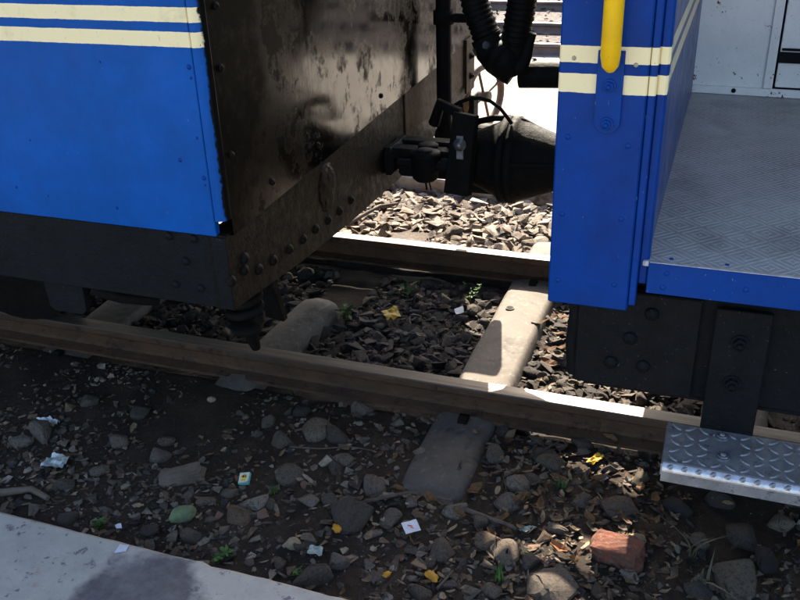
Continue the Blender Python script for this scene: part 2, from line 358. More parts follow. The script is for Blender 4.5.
# ------------------------------------------------------------------ mesh builder
class MB:
    def __init__(s): s.v = []; s.f = []; s.mi = []; s.sm = []
    def add(s, vs, fs, mi=0, smooth=False):
        o = len(s.v); s.v += [tuple(v) for v in vs]
        for f in fs: s.f.append(tuple(i+o for i in f)); s.mi.append(mi); s.sm.append(smooth)
        return s
    def bm(s, b, mi=0, smooth=False):
        b.verts.index_update()
        return s.add([v.co for v in b.verts], [[v.index for v in f.verts] for f in b.faces], mi, smooth)
    def box(s, x0, x1, y0, y1, z0, z1, bev=0., seg=1, mi=0):
        b = bmesh.new(); bmesh.ops.create_cube(b, size=1)
        for v in b.verts: v.co = Vector(((x0+x1)/2+v.co.x*(x1-x0), (y0+y1)/2+v.co.y*(y1-y0), (z0+z1)/2+v.co.z*(z1-z0)))
        if bev: bmesh.ops.bevel(b, geom=b.edges[:], offset=bev, segments=seg, affect='EDGES', profile=.5)
        s.bm(b, mi); b.free(); return s
    def hexa(s, p, bev=0., mi=0):   # 8 points: bottom 4 ccw, top 4 ccw
        b = bmesh.new(); vs = [b.verts.new(q) for q in p]
        for f in ((3,2,1,0),(4,5,6,7),(0,1,5,4),(1,2,6,5),(2,3,7,6),(3,0,4,7)): b.faces.new([vs[i] for i in f])
        if bev: bmesh.ops.bevel(b, geom=b.edges[:], offset=bev, segments=1, affect='EDGES')
        s.bm(b, mi); b.free(); return s
    def prism(s, pts, axis, a, c, bev=0., mi=0):   # polygon (2d) extruded along axis from a to c
        def P(u, v, w): return {'X': (w, u, v), 'Y': (u, w, v), 'Z': (u, v, w)}[axis]
        b = bmesh.new(); lo = [b.verts.new(P(u, v, a)) for u, v in pts]; hi = [b.verts.new(P(u, v, c)) for u, v in pts]
        n = len(pts); b.faces.new(lo[::-1]); b.faces.new(hi)
        for i in range(n): b.faces.new((lo[i], lo[(i+1) % n], hi[(i+1) % n], hi[i]))
        bmesh.ops.recalc_face_normals(b, faces=b.faces[:])
        if bev: bmesh.ops.bevel(b, geom=b.edges[:], offset=bev, segments=2, affect='EDGES', profile=.5)
        s.bm(b, mi); b.free(); return s
    def tube(s, pts, r, n=12, mi=0, cap=True):
        pts = [Vector(p) for p in pts]; rs = r if isinstance(r, (list, tuple)) else [r]*len(pts)
        vs = []; fs = []; ref = None
        for i, p in enumerate(pts):
            t = (pts[min(i+1, len(pts)-1)]-pts[max(i-1, 0)]).normalized()
            if ref is None: ref = t.orthogonal().normalized()
            ref = (ref-t*ref.dot(t)).normalized(); bn = t.cross(ref)
            for k in range(n):
                a = 2*pi*k/n; vs.append(p+(ref*cos(a)+bn*sin(a))*rs[i])
        for i in range(len(pts)-1):
            for k in range(n): fs.append((i*n+k, i*n+(k+1) % n, (i+1)*n+(k+1) % n, (i+1)*n+k))
        s.add(vs, fs, mi, True)
        if cap:
            s.add(vs[:n], [tuple(range(n))[::-1]], mi); s.add(vs[-n:], [tuple(range(n))], mi)
        return s
    def lathe(s, prof, org, axis, n=24, mi=0, smooth=True):   # prof (t along axis, r)
        ax = Vector(axis).normalized(); u = ax.orthogonal().normalized(); w = ax.cross(u); org = Vector(org); vs = []; fs = []
        for t, r in prof:
            for k in range(n):
                a = 2*pi*k/n; vs.append(org+ax*t+(u*cos(a)+w*sin(a))*max(r, 1e-4))
        for i in range(len(prof)-1):
            for k in range(n): fs.append((i*n+k, i*n+(k+1) % n, (i+1)*n+(k+1) % n, (i+1)*n+k))
        return s.add(vs, fs, mi, smooth)
    def mesh(s, name, mats, loc=(0, 0, 0)):
        me = bpy.data.meshes.new(name); l = Vector(loc)
        me.from_pydata([tuple(Vector(v)-l) for v in s.v], [], s.f)
        for mt in mats: me.materials.append(M[mt])
        me.polygons.foreach_set('material_index', s.mi); me.polygons.foreach_set('use_smooth', s.sm)
        me.update(); return me

WL = {}
def put(name, me, parent=None, loc=(0, 0, 0), rot=None, scale=None):
    o = bpy.data.objects.new(name, me); COL.objects.link(o); loc = Vector(loc)
    if parent is not None:
        o.parent = parent; o.location = loc-WL[parent.name]
    else: o.location = loc
    if rot is not None: o.rotation_euler = rot
    if scale is not None: o.scale = scale
    WL[o.name] = loc; return o
def obj(name, mb, mats, parent=None, loc=None):
    if isinstance(mats, str): mats = [mats]
    if loc is None: loc = WL[parent.name] if parent is not None else Vector((0, 0, 0))
    return put(name, mb.mesh(name, mats, loc), parent, loc)
def tag(o, label, cat, group=None):
    o['label'] = label; o['category'] = cat
    if group: o['group'] = group
    return o
def thing(name, loc, label, cat, group=None):
    o = bpy.data.objects.new(name, None); COL.objects.link(o); o.location = loc; o.empty_display_size = .1
    WL[o.name] = Vector(loc); return tag(o, label, cat, group)
def struct(o): o['kind'] = 'structure'; return o

# ------------------------------------------------------------------ ground
def gh(x, y):
    h = -.115
    if y < 2.3: h = -.112+.012*noise.noise((x*2.3, y*2.3, 1))+.008*noise.noise((x*9, y*9, 4))
    elif y < 3.4: h = -.150+.012*noise.noise((x*3, y*3, 2))+.008*noise.noise((x*11, y*11, 4))
    elif y < 5: h = -.135+.016*noise.noise((x*3, y*3, 2))+.008*noise.noise((x*11, y*11, 4))
    else: h = -.13+.02*noise.noise((x*.6, y*.6, 2))
    if 2.2 < y < 2.3: h -= .012*(y-2.2)/.1
    return h
def axis_pts(lo, hi, step, far):
    a = [lo+i*step for i in range(int(round((hi-lo)/step))+1)]
    d = step; q = hi; out = []
    while q < far[1]: d *= 1.35; q += d; out.append(q)
    d = step; q = lo; pre = []
    while q > far[0]: d *= 1.35; q -= d; pre.append(q)
    return pre[::-1]+a+out
xs = axis_pts(-3.6, 1.8, .02, (-400, 400)); ys = axis_pts(1.36, 4.8, .02, (-300, 600))
gm = MB(); nx = len(xs)
gv = [(x, y, gh(x, y) if (abs(x) < 8 and 1.3 < y < 9) else (-.13 if y > 1.3 else -.2)) for y in ys for x in xs]
gf = [(j*nx+i, j*nx+i+1, (j+1)*nx+i+1, (j+1)*nx+i) for j in range(len(ys)-1) for i in range(nx-1)]
gm.add(gv, gf, 0, True)
ground = struct(obj('ground', gm, 'soil'))

# platform edge: one long slab, slightly chipped arris
KY = 1.425; KZ = -.062
km = MB(); prof = []
kx = [-9+i*.03 for i in range(500)]
vs = []; fs = []
for x in kx:
    c = .006*noise.noise((x*5, 0, 3))+.004*noise.noise((x*23, 0, 5)); ch = max(0, noise.noise((x*7, 9, 1))-.35)*.05
    vs += [(x, -8, KZ), (x, KY-.018-ch+c, KZ+.0005*noise.noise((x*9, 1, 1))), (x, KY-.004+c-ch*.6, KZ-.010-ch*.3), (x, KY+c, KZ-.03), (x, KY+.004+c, -.25)]
for i in range(len(kx)-1):
    for k in range(4): fs.append((i*5+k, i*5+k+1, i*5+k+6, i*5+k+5))
km.add(vs, [f[::-1] for f in fs], 0, False)
platform = struct(obj('platform', km, 'concrete'))

# ------------------------------------------------------------------ rails and sleepers
def rail(name, y0, sgn, x0, x1, label, top=0., detail=True):
    # y0: gauge face; sgn +1: head extends to +y
    w = .062; h = .108
    c = y0+sgn*w/2
    half = [(.026, 0), (.0295, -.003), (.031, -.010), (.031, -.024), (.027, -.030), (.009, -.037), (.0075, -.05), (.0075, -.078), (.012, -.088), (.050, -.098), (.050, -.108)]
    pr = [(c+a, top+b) for a, b in half]+[(c-a, top+b) for a, b in half[::-1]]
    mb = MB(); n = len(pr); nseg = 60 if detail else 2
    vs = []; fs = []
    for i in range(nseg+1):
        x = x0+(x1-x0)*i/nseg; vs += [(x, a, b) for a, b in pr]
    for i in range(nseg):
        for k in range(n):
            f = (i*n+k, i*n+(k+1) % n, (i+1)*n+(k+1) % n, (i+1)*n+k); fs.append((f, 1 if k in (n-1, 0, n-2) else 0))
    mb.add(vs, []); 
    for f, mi in fs: mb.f.append(f); mb.mi.append(mi); mb.sm.append(False)
    o = obj(name, mb, ['railside' if detail else 'railfar', 'railtop'], None, Vector((x0, c, top-.108)))
    return o
tag(rail('rail', 2.37, -1, -9, 7, ''), 'rusty steel rail crossing the picture in front of the trough sleeper hole', 'rail', 'running rails under the coaches')
tag(rail('rail', 3.37, 1, -9, 7, ''), 'sunlit steel rail behind the sleeper, pale stones beyond it', 'rail', 'running rails under the coaches')
for y0, sg, lb in ((8.33, -1, 'far siding rail next to the white sunlit ground'), (9.39, 1, 'far siding rail second from the white sunlit ground'), (10.95, -1, 'far siding rail third from the white sunlit ground'), (12.0, 1, 'far siding rail farthest from the white sunlit ground')):
    tag(rail('rail', y0, sg, -14, 12, '', -.03, False), lb, 'rail', 'rails of the far sidings')

SLEEP_TOP = -.098
def sleeper_mesh(y_lo=-1.03, y_hi=1.03, blunt=False):
    # inverted pressed-steel trough, rounded shoulders, ends bent down
    mb = MB(); L = 1.03; n = 40; sec = [(-.116, -.08), (-.106, -.045), (-.098, -.016), (-.090, -.004), (-.078, .001), (-.03, .003), (.03, .003), (.078, .001), (.090, -.004), (.098, -.016), (.106, -.045), (.116, -.08)]
    vs = []; fs = []; m_ = len(sec)
    for i in range(n+1):
        t = -1+2*i/n; t = math.copysign(abs(t)**.8, t); y = (y_lo+y_hi)/2+t*(y_hi-y_lo)/2; e = max(0, (abs(t)-.84)/.16)
        wid = 1-.05*e*e; drop = -.045*e**2.2
        if blunt:
            e = max(0, (y-(y_hi-.12))/.12); q_ = sqrt(max(0, 1-e*e)); wid = .35+.65*q_; drop = -.085*(1-q_)
            e = max(0, (y_lo+.2-y)/.2); drop -= .05*e*e
        for a, b in sec:
            vs.append((a*wid*(.82 if blunt else 1)+.003*noise.noise((a*20, y*4, 1)), y, b+drop+(.018*(1-(a/.1)**2) if blunt and abs(a) < .1 else 0)+.003*noise.noise((a*30, y*5, 7))))
    for i in range(n):
        for k in range(m_-1): fs.append((i*m_+k, i*m_+k+1, (i+1)*m_+k+1, (i+1)*m_+k))
    mb.add(vs, fs, 0, True)
    mb.add([vs[k] for k in range(m_)], [tuple(range(m_))]); mb.add([vs[-m_+k] for k in range(m_)], [tuple(range(m_))[::-1]])
    return mb.mesh('sleeper', ['sleeper'])
SM = sleeper_mesh(); SM_SHORT = sleeper_mesh(-.74, .10, True)
hole_mb = MB().lathe([(-.004, .0001), (-.004, .012)], (0, 0, 0), (0, 0, 1), 16)
def ring_mesh():
    mb = MB(); mb.lathe([(.0, .0125), (.0012, .0135), (.0014, .016), (.0002, .018)], (0, 0, 0), (0, 0, 1), 18)
    mb.lathe([(.0012, .0150), (.0014, .0001)], (0, 0, 0), (0, 0, 1), 18, 1); return mb.mesh('bolt_hole', ['sleeper', 'underframe'])
RM = ring_mesh()
slp = [(-.655, 0., 'pale trough sleeper between the coach ends, sun patch on its top', None), (-1.455, -4.5, 'short round-ended trough sleeper below the black coach corner', None)]
slp += [(-2.27, .3, 'dark trough sleeper below the hanger plate of the black sole bar', None), (.17, -.3, 'trough sleeper end in deep shade under the steel step', None)]
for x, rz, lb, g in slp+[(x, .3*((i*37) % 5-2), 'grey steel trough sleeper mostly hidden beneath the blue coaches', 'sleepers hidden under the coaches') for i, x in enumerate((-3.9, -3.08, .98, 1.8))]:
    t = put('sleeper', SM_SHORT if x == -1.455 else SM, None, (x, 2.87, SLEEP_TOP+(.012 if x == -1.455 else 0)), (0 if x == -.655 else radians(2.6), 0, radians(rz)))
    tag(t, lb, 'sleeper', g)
    if x == -.655:
        p = at(510, 308, 'Z', SLEEP_TOP+.005); h = put('bolt_hole', RM, t, (p.x, p.y, SLEEP_TOP+.0062))
    for yy in ((-.5-.03,) if x == -1.455 else (-.5-.03, .5+.03)):          # rail clips beside each rail foot
        for s_ in (-1, 1):
            q = MB().prism([(-.03, 0), (.03, 0), (.03, .012), (.005, .03), (-.03, .02)], 'Y', -.022, .022, .003)
            put('rail_clip', q.mesh('rail_clip', ['underframe']), t, (x+s_*.0, 2.87+yy+s_*.072, SLEEP_TOP+.002), (0, 0, radians(90 if s_ > 0 else -90)), (.7, .7, .7))

# ------------------------------------------------------------------ shared fasteners
def dome_mesh(name, r, h, mat, flat=False):
    mb = MB(); mb.lathe([(-.002, r), (h*.35, r*.93), (h*.75, r*.62), (h, r*.05)], (0, 0, 0), (0, 0, 1), 10); return mb.mesh(name, [mat])
RIV_L = dome_mesh('rivet', .011, .008, 'solebar'); RIV_H = dome_mesh('rivet', .015, .012, 'headstock')
RIV_R = dome_mesh('rivet', .016, .012, 'solebar'); SCR = dome_mesh('screw', .006, .003, 'blue_plain'); SCR_C = dome_mesh('screw', .0045, .003, 'cream_dirty')
def hex_mesh(name, r, h, mats):
    mb = MB(); mb.lathe([(-.002, r*1.28), (.0025, r*1.28), (.003, r*.8)], (0, 0, 0), (0, 0, 1), 18, 0, False)
    mb.prism([(r*cos(pi/3*k), r*sin(pi/3*k)) for k in range(6)], 'Z', .002, h, .0015)
    mb.lathe([(h, r*.5), (h+.006, r*.5), (h+.007, .0001)], (0, 0, 0), (0, 0, 1), 12); return mb.mesh(name, mats)
HEX_BLUE = hex_mesh('bolt', .010, .010, ['blue_plain']); HEX_BLK = hex_mesh('bolt', .013, .011, ['solebar']); HEX_ST = hex_mesh('bolt', .012, .006, ['bolt'])
FY = (radians(90), 0, 0)      # +Z -> -Y
FX = (0, radians(90), 0)      # +Z -> +X

def tread_wheel(mb, x, y, sgn, r=.36):
    # axis along Y; flange on +sgn side
    pr = [(-.065, .05), (-.065, .28), (-.062, r), (.055, r+.006), (.060, r+.026), (.075, r+.026), (.08, r-.01), (.08, .30), (.035, .26), (.035, .13), (.075, .12), (.075, .05)]
    mb.lathe([(a, b) for a, b in pr], (x, y, r+.001), (0, sgn, 0), 40, 0, False)

# ------------------------------------------------------------------ left coach
LC = thing('railway_coach', (-4.5, 2.87, 0), 'blue coach with black glossy end wall and two cream stripes', 'railway coach')
SY = 1.65
def ex(y): return -1.052-.030*(y-SY)       # slightly oblique end wall plane
side = MB(); side.box(-8, -1.0845, SY, SY+.02, .745, 1.62, .002)
sp = obj('side_panel', side, 'blue', LC)
for px, py, k_ in ((189, 67, 1), (191, 78, .6), (197, 138, .6), (204, 178, 1), (16.5, 187, .7), (117, 208, .7), (48, 196, .5), (205, 185, .6), (100, 62, .5), (30, 140, .5), (180, 160, .9)):
    p = at(px, py, 'Y', SY); put('screw', SCR, sp, (p.x, SY, p.z), FY, (k_, k_, k_*1.2))
b2 = MB(); b2.box(-8, -1.1, SY+.004, SY+.02, 1.62, 1.68); b2.box(-8, -1.1, SY+.004, SY+.02, 2.35, 2.75)
for i in range(8): b2.box(-8+i*.98, -7.88+i*.98, SY+.004, SY+.02, 1.68, 2.35)
obj('upper_panel', b2, 'blue', LC)
for i in range(7): obj('window_pane', MB().box(-7.88+i*.98, -7.02+i*.98, SY+.012, SY+.017, 1.68, 2.35), 'glass', LC)
c_ = MB(); pts = []
for k in range(7):
    a = pi/2*k/6; pts.append((-1.079+.0+.026*sin(a)+.001, SY-.002+.026*(1-cos(a))))
pl = [(-1.0805, SY-.002)]+pts+[(ex(SY+.03)-.004, SY+.045), (-1.0805, SY+.045)]
c_.prism(pl, 'Z', .785, 2.7)
obj('corner_strip', c_, 'blue_corner', LC)
# black glossy end sheet
e = MB(); yv = [SY+.026+i*(2.41)/12 for i in range(13)]; zt = 2.7
vs = []; fs = []
for i, y in enumerate(yv):
    zb = .742+.018*(y-SY)
    for z in (zb, zb+.3, zb+.7, zt): vs.append((ex(y)+.0015*noise.noise((y*3, z*3, 0)), y, z))
for i in range(12):
    for k in range(3): fs.append((i*4+k, (i+1)*4+k, (i+1)*4+k+1, i*4+k+1))
e.add(vs, fs, 0, True); e.box(-1.3, -1.16, SY+.05, 4.05, .80, 2.65)
# bottom folded lip
for i in range(12):
    a, b = vs[i*4], vs[(i+1)*4]
    e.add([a, b, (b[0]-.012, b[1], b[2]), (a[0]-.012, a[1], a[2])], [(0, 1, 2, 3)])
ep = obj('end_panel', e, 'gloss', LC)
for y, z in ((1.71, 1.13), (1.71, .93), (1.72, 1.26), (1.9, .80), (2.2, .81), (2.75, .82)):
    put('rivet', RIV_H, ep, (ex(y)+.001, y, z), FX, (.6, .6, .6))
# solebar
sb = obj('sole_bar', MB().box(-8, -1.088, SY+.005, SY+.05, .551, .744, .002), 'solebar', LC)
for px, py in ((168, 236.5), (193, 239.5), (185, 262), (175, 285), (200, 289)):
    p = at(px, py, 'Y', SY); put('rivet', RIV_L, sb, (p.x, SY+.004, min(p.z, .731)), FY)
for i in range(10):
    put('rivet', RIV_L, sb, (-2.0-i*.55, SY+.004, .60+.08*(i % 2)), FY)
# headstock: deep in the middle
hx = lambda y: ex(y)-.010
hp = [(SY+.004, .748), (SY+.004, .551), (SY+.05, .548), (2.05, .51), (2.45, .482), (2.95, .462), (3.3, .482), (3.7, .51), (4.08, .551), (4.08, .79)]
hm = MB(); n = len(hp)
vs = [(hx(y), y, z) for y, z in hp]+[(hx(y)-.05, y, z) for y, z in hp]
hm.add(vs, [tuple(range(n)), tuple(range(2*n-1, n-1, -1))]+[(i, i+n, (i+1) % n+n, (i+1) % n) for i in range(n)])
hs = obj('headstock', hm, 'headstock', LC)
for px, py in ((231, 281), (244, 258), (258.5, 269), (244, 270), (273, 260), (289, 249), (303, 239), (315.5, 229), (328, 220), (339.5, 211), (351, 200)):
    p = at(px, py, 'X', -1.08)
    p = at(px, py, 'X', hx(p.y)); put('rivet', RIV_H, hs, (hx(p.y), p.y, p.z), FX)
p = at(325, 186, 'X', -1.085); bb_ = bmesh.new(); bmesh.ops.create_icosphere(bb_, subdivisions=4, radius=1)
for v in bb_.verts:
    c = v.co; k = 1+.18*noise.noise(c*2.5)+.10*noise.noise(c*7); v.co = Vector((c.x*.008*(1+.5*noise.noise(c*5)), c.y*.062*k, c.z*.072*k))
bo = MB(); bo.bm(bb_, 0, True); bb_.free()
put('cast_boss', bo.mesh('cast_boss', ['headstock']), hs, (hx(p.y), p.y, p.z-.005))
# hidden corner angle at the joint of solebar and headstock
obj('corner_angle', MB().box(-1.100, -1.062, SY+.0, SY+.004, .553, .742, .001), 'solebar', LC)
# far corner plate with two bolts (brown)
fp = MB(); y = 3.9; fp.box(ex(y)+.002, ex(y)+.012, y-.02, y+.11, .56, .80, .001)
o = obj('corner_plate', fp, 'rustboard', LC)
for z in (.63, .72): put('bolt', HEX_BLK, o, (ex(y)+.013, y+.04, z), FX)
# upper half of the headstock face is bare brown plank towards the far side
pb = MB(); ys_ = (3.02, 4.02)
pb.hexa([(hx(ys_[0])+.001, ys_[0], .60), (hx(ys_[0])+.006, ys_[0], .60), (hx(ys_[1])+.006, ys_[1], .60), (hx(ys_[1])+.001, ys_[1], .60),
         (hx(ys_[0])+.001, ys_[0], .765), (hx(ys_[0])+.006, ys_[0], .765), (hx(ys_[1])+.006, ys_[1], .782), (hx(ys_[1])+.001, ys_[1], .782)])
obj('headstock_plank', pb, 'rustboard', LC)
# far side and roof
obj('far_side_panel', MB().box(-8, -1.16, 4.07, 4.09, .74, 2.75), 'blue', LC)
obj('far_sole_bar', MB().box(-8, -1.18, 4.04, 4.08, .57, .74), 'solebar', LC)
obj('coach_floor', MB().box(-7.98, -1.2, SY+.06, 4.03, .74, .795), 'underframe', LC)
rf = MB(); rp = [(SY-.06+2.56*i/16, 2.75+.32*sin(pi*i/16)) for i in range(17)]; rf.prism(rp, 'X', -8.05, -1.0); obj('roof', rf, 'grey_paint', LC)
# unseen screen added at the far corner to shade the ballast, above the frame
g_ = MB(); g_.box(-1.13, -.95, 3.78, 3.80, 1.02, 2.55, .004); obj('shade_screen', g_, 'black', LC)
# hangers and running gear
hg = MB(); hg.prism([(-1.672, .57), (-1.665, .462), (-1.65, .452), (-1.56, .452), (-1.545, .465), (-1.54, .57)], 'Y', 1.68, 1.70, .002); obj('hanger_plate', hg, 'solebar', LC)
obj('hanger_bar', MB().tube([(-1.52, 1.69, .53), (-1.45, 1.72, .50), (-1.40, 1.80, .46)], .016), 'underframe', LC)
for xw in (-2.42, -3.9):
    w_ = MB(); tread_wheel(w_, xw, 2.355, 1); tread_wheel(w_, xw, 3.385, -1); w_.tube([(xw, 2.05, .361), (xw, 3.7, .361)], .055); obj('wheelset', w_, 'underframe', LC)
bf = MB(); bf.box(-4.4, -1.42, 2.0, 2.05, .38, .52, .006); bf.box(-4.4, -1.42, 3.69, 3.74, .38, .52, .006); bf.box(-3.36, -2.96, 2.0, 3.74, .34, .56, .01)
bf.box(-1.47, -1.42, 2.0, 3.74, .40, .50, .006); obj('bogie_frame', bf, 'underframe', LC)
for xw in (-2.42, -3.9):
    for yy in (1.94, 3.74): obj('axle_box', MB().box(xw-.1, xw+.1, yy-.01, yy+.07, .25, .47, .02, 2), 'underframe', LC)
for yy in (2.2, 3.5): obj('brake_rod', MB().tube([(-3.2, yy, .26), (-1.5, yy, .26)], .018), 'underframe', LC)
# coil under the near corner and guard iron
p = at(246, 322, 'Y', 1.86); cx, cy = p.x, 1.86; SPZ = at(250, 331, 'Y', 1.86).z; LGZ = at(256, 347, 'Y', 1.9)
sp_ = MB(); path = []
for i in range(61):
    a = i/60*2*pi*3.6; path.append((cx+.042*cos(a), cy+.042*sin(a), SPZ+.04+.12*i/60))
sp_.tube(path, .014, 8); obj('coil_spring', sp_, 'underframe', LC)
obj('spring_seat', MB().lathe([(0, .0001), (0, .040), (.01, .046), (.02, .046), (.02, .0001)], (cx, cy, SPZ), (0, 0, 1), 20).tube([(cx+.01, cy, SPZ+.01), ((cx+LGZ.x)/2+.005, 1.88, (SPZ+LGZ.z)/2), (LGZ.x, 1.9, LGZ.z)], [.020, .018, .014], 10), 'underframe', LC)
p = at(275, 300, 'Y', 2.15)
obj('guard_iron', MB().hexa([(p.x-.05, 2.14, p.z-.06), (p.x+.03, 2.14, p.z-.07), (p.x+.03, 2.17, p.z-.07), (p.x-.05, 2.17, p.z-.06), (p.x-.13, 2.06, .54), (p.x+.02, 2.06, .54), (p.x+.02, 2.10, .54), (p.x-.13, 2.10, .54)], .004), 'underframe', LC)

# drawgear of the left coach
CZ = .592; CY = 2.87
dg = MB(); dg.box(-1.10, -.84, CY-.085, CY-.02, .590, .628, .006); dg.box(-1.10, -.84, CY+.02, CY+.085, .590, .628, .006)
dg.box(-1.10, -1.06, CY-.10, CY+.10, .53, .63, .012); dg.box(-1.02, -.88, CY-.075, CY+.075, .595, .612, .003)
dg.box(-1.06, -.82, CY-.05, CY+.05, .515, .588, .01)
dr = obj('draw_bar', dg, 'black', LC)
p1 = at(428, 139, 'Y', CY-.05); p2 = at(425, 152, 'Y', CY-.12)
obj('draw_pin', MB().lathe([(-.05, .024), (0, .024), (.002, .036), (.014, .036), (.018, .03), (.018, .0001)], (p1.x, p1.y, .626), (0, 0, 1), 20), 'black', dr)
obj('draw_pin', MB().lathe([(-.10, .0001), (-.10, .034), (-.09, .045), (-.02, .048), (-.012, .052), (0, .052), (.004, .03), (.009, .028), (.009, .0001)], (p2.x, p2.y, p2.z), (0, 0, 1), 24).tube([(p2.x, p2.y, p2.z-.1), (p2.x+.004, p2.y, p2.z-.135)], .004, 6).tube([(p2.x+.012, p2.y, p2.z-.1), (p2.x+.02, p2.y, p2.z-.135)], .003, 6), 'black', dr)
obj('cross_bolt', MB().tube([(p2.x-.10, p2.y, p2.z-.045), (p2.x+.12, p2.y, p2.z-.045)], .015, 10).lathe([(0, .03), (.03, .03)], (p2.x+.06, p2.y, p2.z-.045), (1, 0, 0), 6), 'black', dr)
bell = MB()
bell.lathe([(-.88, .05), (-.84, .075), (-.80, .090), (-.75, .108), (-.71, .126), (-.688, .139), (-.684, .150), (-.662, .150), (-.662, .0001)], (0, CY, CZ), (1, 0, 0), 36)
obj('buffer_head', bell, 'black', LC)
# slotted lever plate hanging in front of the head
a0 = at(464, 112, 'Y', CY-.14); a1 = at(456, 193, 'Y', CY-.14)
lv = MB(); lv.hexa([(a1.x-.042, a1.y-.01, a1.z), (a1.x+.04, a1.y-.01, a1.z-.008), (a1.x+.055, a1.y+.012, a1.z-.008), (a1.x-.042, a1.y+.012, a1.z), (a0.x-.035, a0.y-.01, a0.z), (a0.x+.042, a0.y-.01, a0.z-.01), (a0.x+.05, a0.y+.012, a0.z-.01), (a0.x-.035, a0.y+.012, a0.z)], .003)
le = obj('lever_plate', lv, 'black', LC)
am = (a0*.62+a1*.38); obj('slot_bolt', MB().lathe([(0, .022), (.006, .022), (.007, .012), (.022, .012), (.022, .0001)], (am.x, am.y-.011, am.z), (0, -1, 0), 12).box(am.x-.012, am.x+.012, am.y-.0135, am.y-.0115, am.z-.05, am.z+.03, .0008), 'bolt', le)
obj('lever_arm', MB().tube([tuple(a0+Vector((-.02, .02, -.01))), tuple(a0+Vector((-.09, .03, .015))), tuple(a0+Vector((-.12, .05, -.06)))], .02, 8), 'black', LC)
cb = [at(x, y, 'Y', CY-.06) for x, y in ((452, 107), (460, 102), (470, 98.5), (480, 98), (490, 101), (500, 108), (507, 117), (512, 124))]
obj('release_cable', MB().tube(cb, .0065, 8), 'black', LC)
# vertical train pipe on the end wall with its clip
pp = at(444, 60, 'X', -1.032)
vp = MB(); vp.tube([(-1.032, pp.y, .52), (-1.032, pp.y, 1.7)], .03, 16)
vpo = obj('train_pipe', vp, 'black', LC)
q = at(440, 19, 'X', -1.032)
obj('pipe_clip', MB().lathe([(-.025, .030), (-.025, .040), (.025, .040), (.025, .030)], (-1.032, pp.y, q.z), (0, 0, 1), 18).box(-1.03, -.90, pp.y-.012, pp.y+.012, q.z-.018, q.z+.014, .004).lathe([(0, .02), (.02, .02), (.02, .0001)], (-.90, pp.y, q.z), (1, 0, 0), 8), 'black', vpo)
# unseen block added beside the drawgear to shade the sleeper
obj('shade_block', MB().box(-.99, -.815, 3.36, 3.44, .27, .56, .02, 2).tube([(-1.10, 3.40, .50), (-.95, 3.40, .50)], .03, 10), 'black', LC)
# hand brake wheel at the far side
hw = at(484, 96, 'Y', 4.25); hwp = thing('tmp', (0, 0, 0), '', '')
bpy.data.objects.remove(hwp)
ringm = MB(); ax = Vector((cos(radians(20)), -sin(radians(20)), 0)); u = Vector((-ax.y, ax.x, 0)); ring = []
for i in range(37):
    a = 2*pi*i/36; ring.append(hw+(u*cos(a)+Vector((0, 0, 1))*sin(a))*.150)
ringm.tube(ring, .019, 8, cap=False)
bw = obj('brake_wheel', ringm, 'rustwheel', LC)
for i in range(4):
    a = pi/2*i+.35; obj('spoke', MB().tube([hw, hw+(u*cos(a)+Vector((0, 0, 1))*sin(a))*.132], .008, 6), 'rustwheel', bw)
obj('hub', MB().lathe([(-.03, .0001), (-.03, .028), (.03, .028), (.03, .0001)], hw, ax, 12).tube([hw, hw-ax*.38], .014, 8), 'rustwheel', bw)
bx = at(466, 105, 'Y', 4.15); obj('wheel_bracket', MB().box(bx.x-.13, bx.x+.055, 4.10, 4.18, bx.z-.10, bx.z+.06, .004), 'black', LC)

# ------------------------------------------------------------------ vacuum hoses
def hose_mesh(path, r, step=.011):
    pts = [Vector(p) for p in path]; out = []; rr = []
    # resample a Catmull-Rom curve
    def cr(p0, p1, p2, p3, t): return .5*((2*p1)+(-p0+p2)*t+(2*p0-5*p1+4*p2-p3)*t*t+(-p0+3*p1-3*p2+p3)*t**3)
    dense = []
    for i in range(len(pts)-1):
        p0, p1, p2, p3 = pts[max(i-1, 0)], pts[i], pts[i+1], pts[min(i+2, len(pts)-1)]
        dense += [cr(p0, p1, p2, p3, k/40) for k in range(40)]
    dense.append(pts[-1]); L = 0; last = dense[0]; nxt = 0
    acc = 0
    for a, b in zip(dense, dense[1:]):
        seg = (b-a).length
        while nxt <= acc+seg:
            out.append(a.lerp(b, (nxt-acc)/max(seg, 1e-9))); rr.append(r*(1+.05*cos(2*pi*len(rr)/4))); nxt += step/4*1.6
        acc += seg
    return out, rr
HY = 2.88
hl = thing('vacuum_hose', tuple(at(497, 58, 'Y', HY)), 'black corrugated hose beside the vertical pipe, hanging in front of the sunlit rails', 'hose', 'vacuum hoses between the coaches')
a = [at(x, y, 'Y', HY) for x, y in ((489, 44), (483, 26), (476, 6))]; top = a[-1]
pa, ra = hose_mesh(a+[top+Vector((-.03, 0, .14)), top+Vector((-.08, .02, .30)), top+Vector((-.20, .03, .42)), Vector((-1.09, HY+.05, 1.60))], .046)
obj('hose', MB().tube(pa, ra, 16), 'rubber', hl)
def elbow(pix, rs, yy): return MB().tube([at(x, y, 'Y', yy) for x, y in pix], rs, 18)
obj('coupling_head', elbow(((486, 36), (492, 50), (499, 60), (507, 67), (515, 72)), [.052, .056, .054, .05, .048], HY-.01), 'black', hl)
for k in range(3):
    p = at(490+k*8, 46+k*8, 'Y', HY-.05); obj('fitting_bolt', MB().lathe([(-.02, .008), (.014, .008), (.014, .013), (.026, .013), (.026, .0001)], p, Vector((-.4, -1, .3)), 6, 0, False), 'bolt', hl)
g0 = at(497, 47, 'Y', HY-.04); g1 = at(507, 60, 'Y', HY-.04); dv = (g1-g0).normalized()
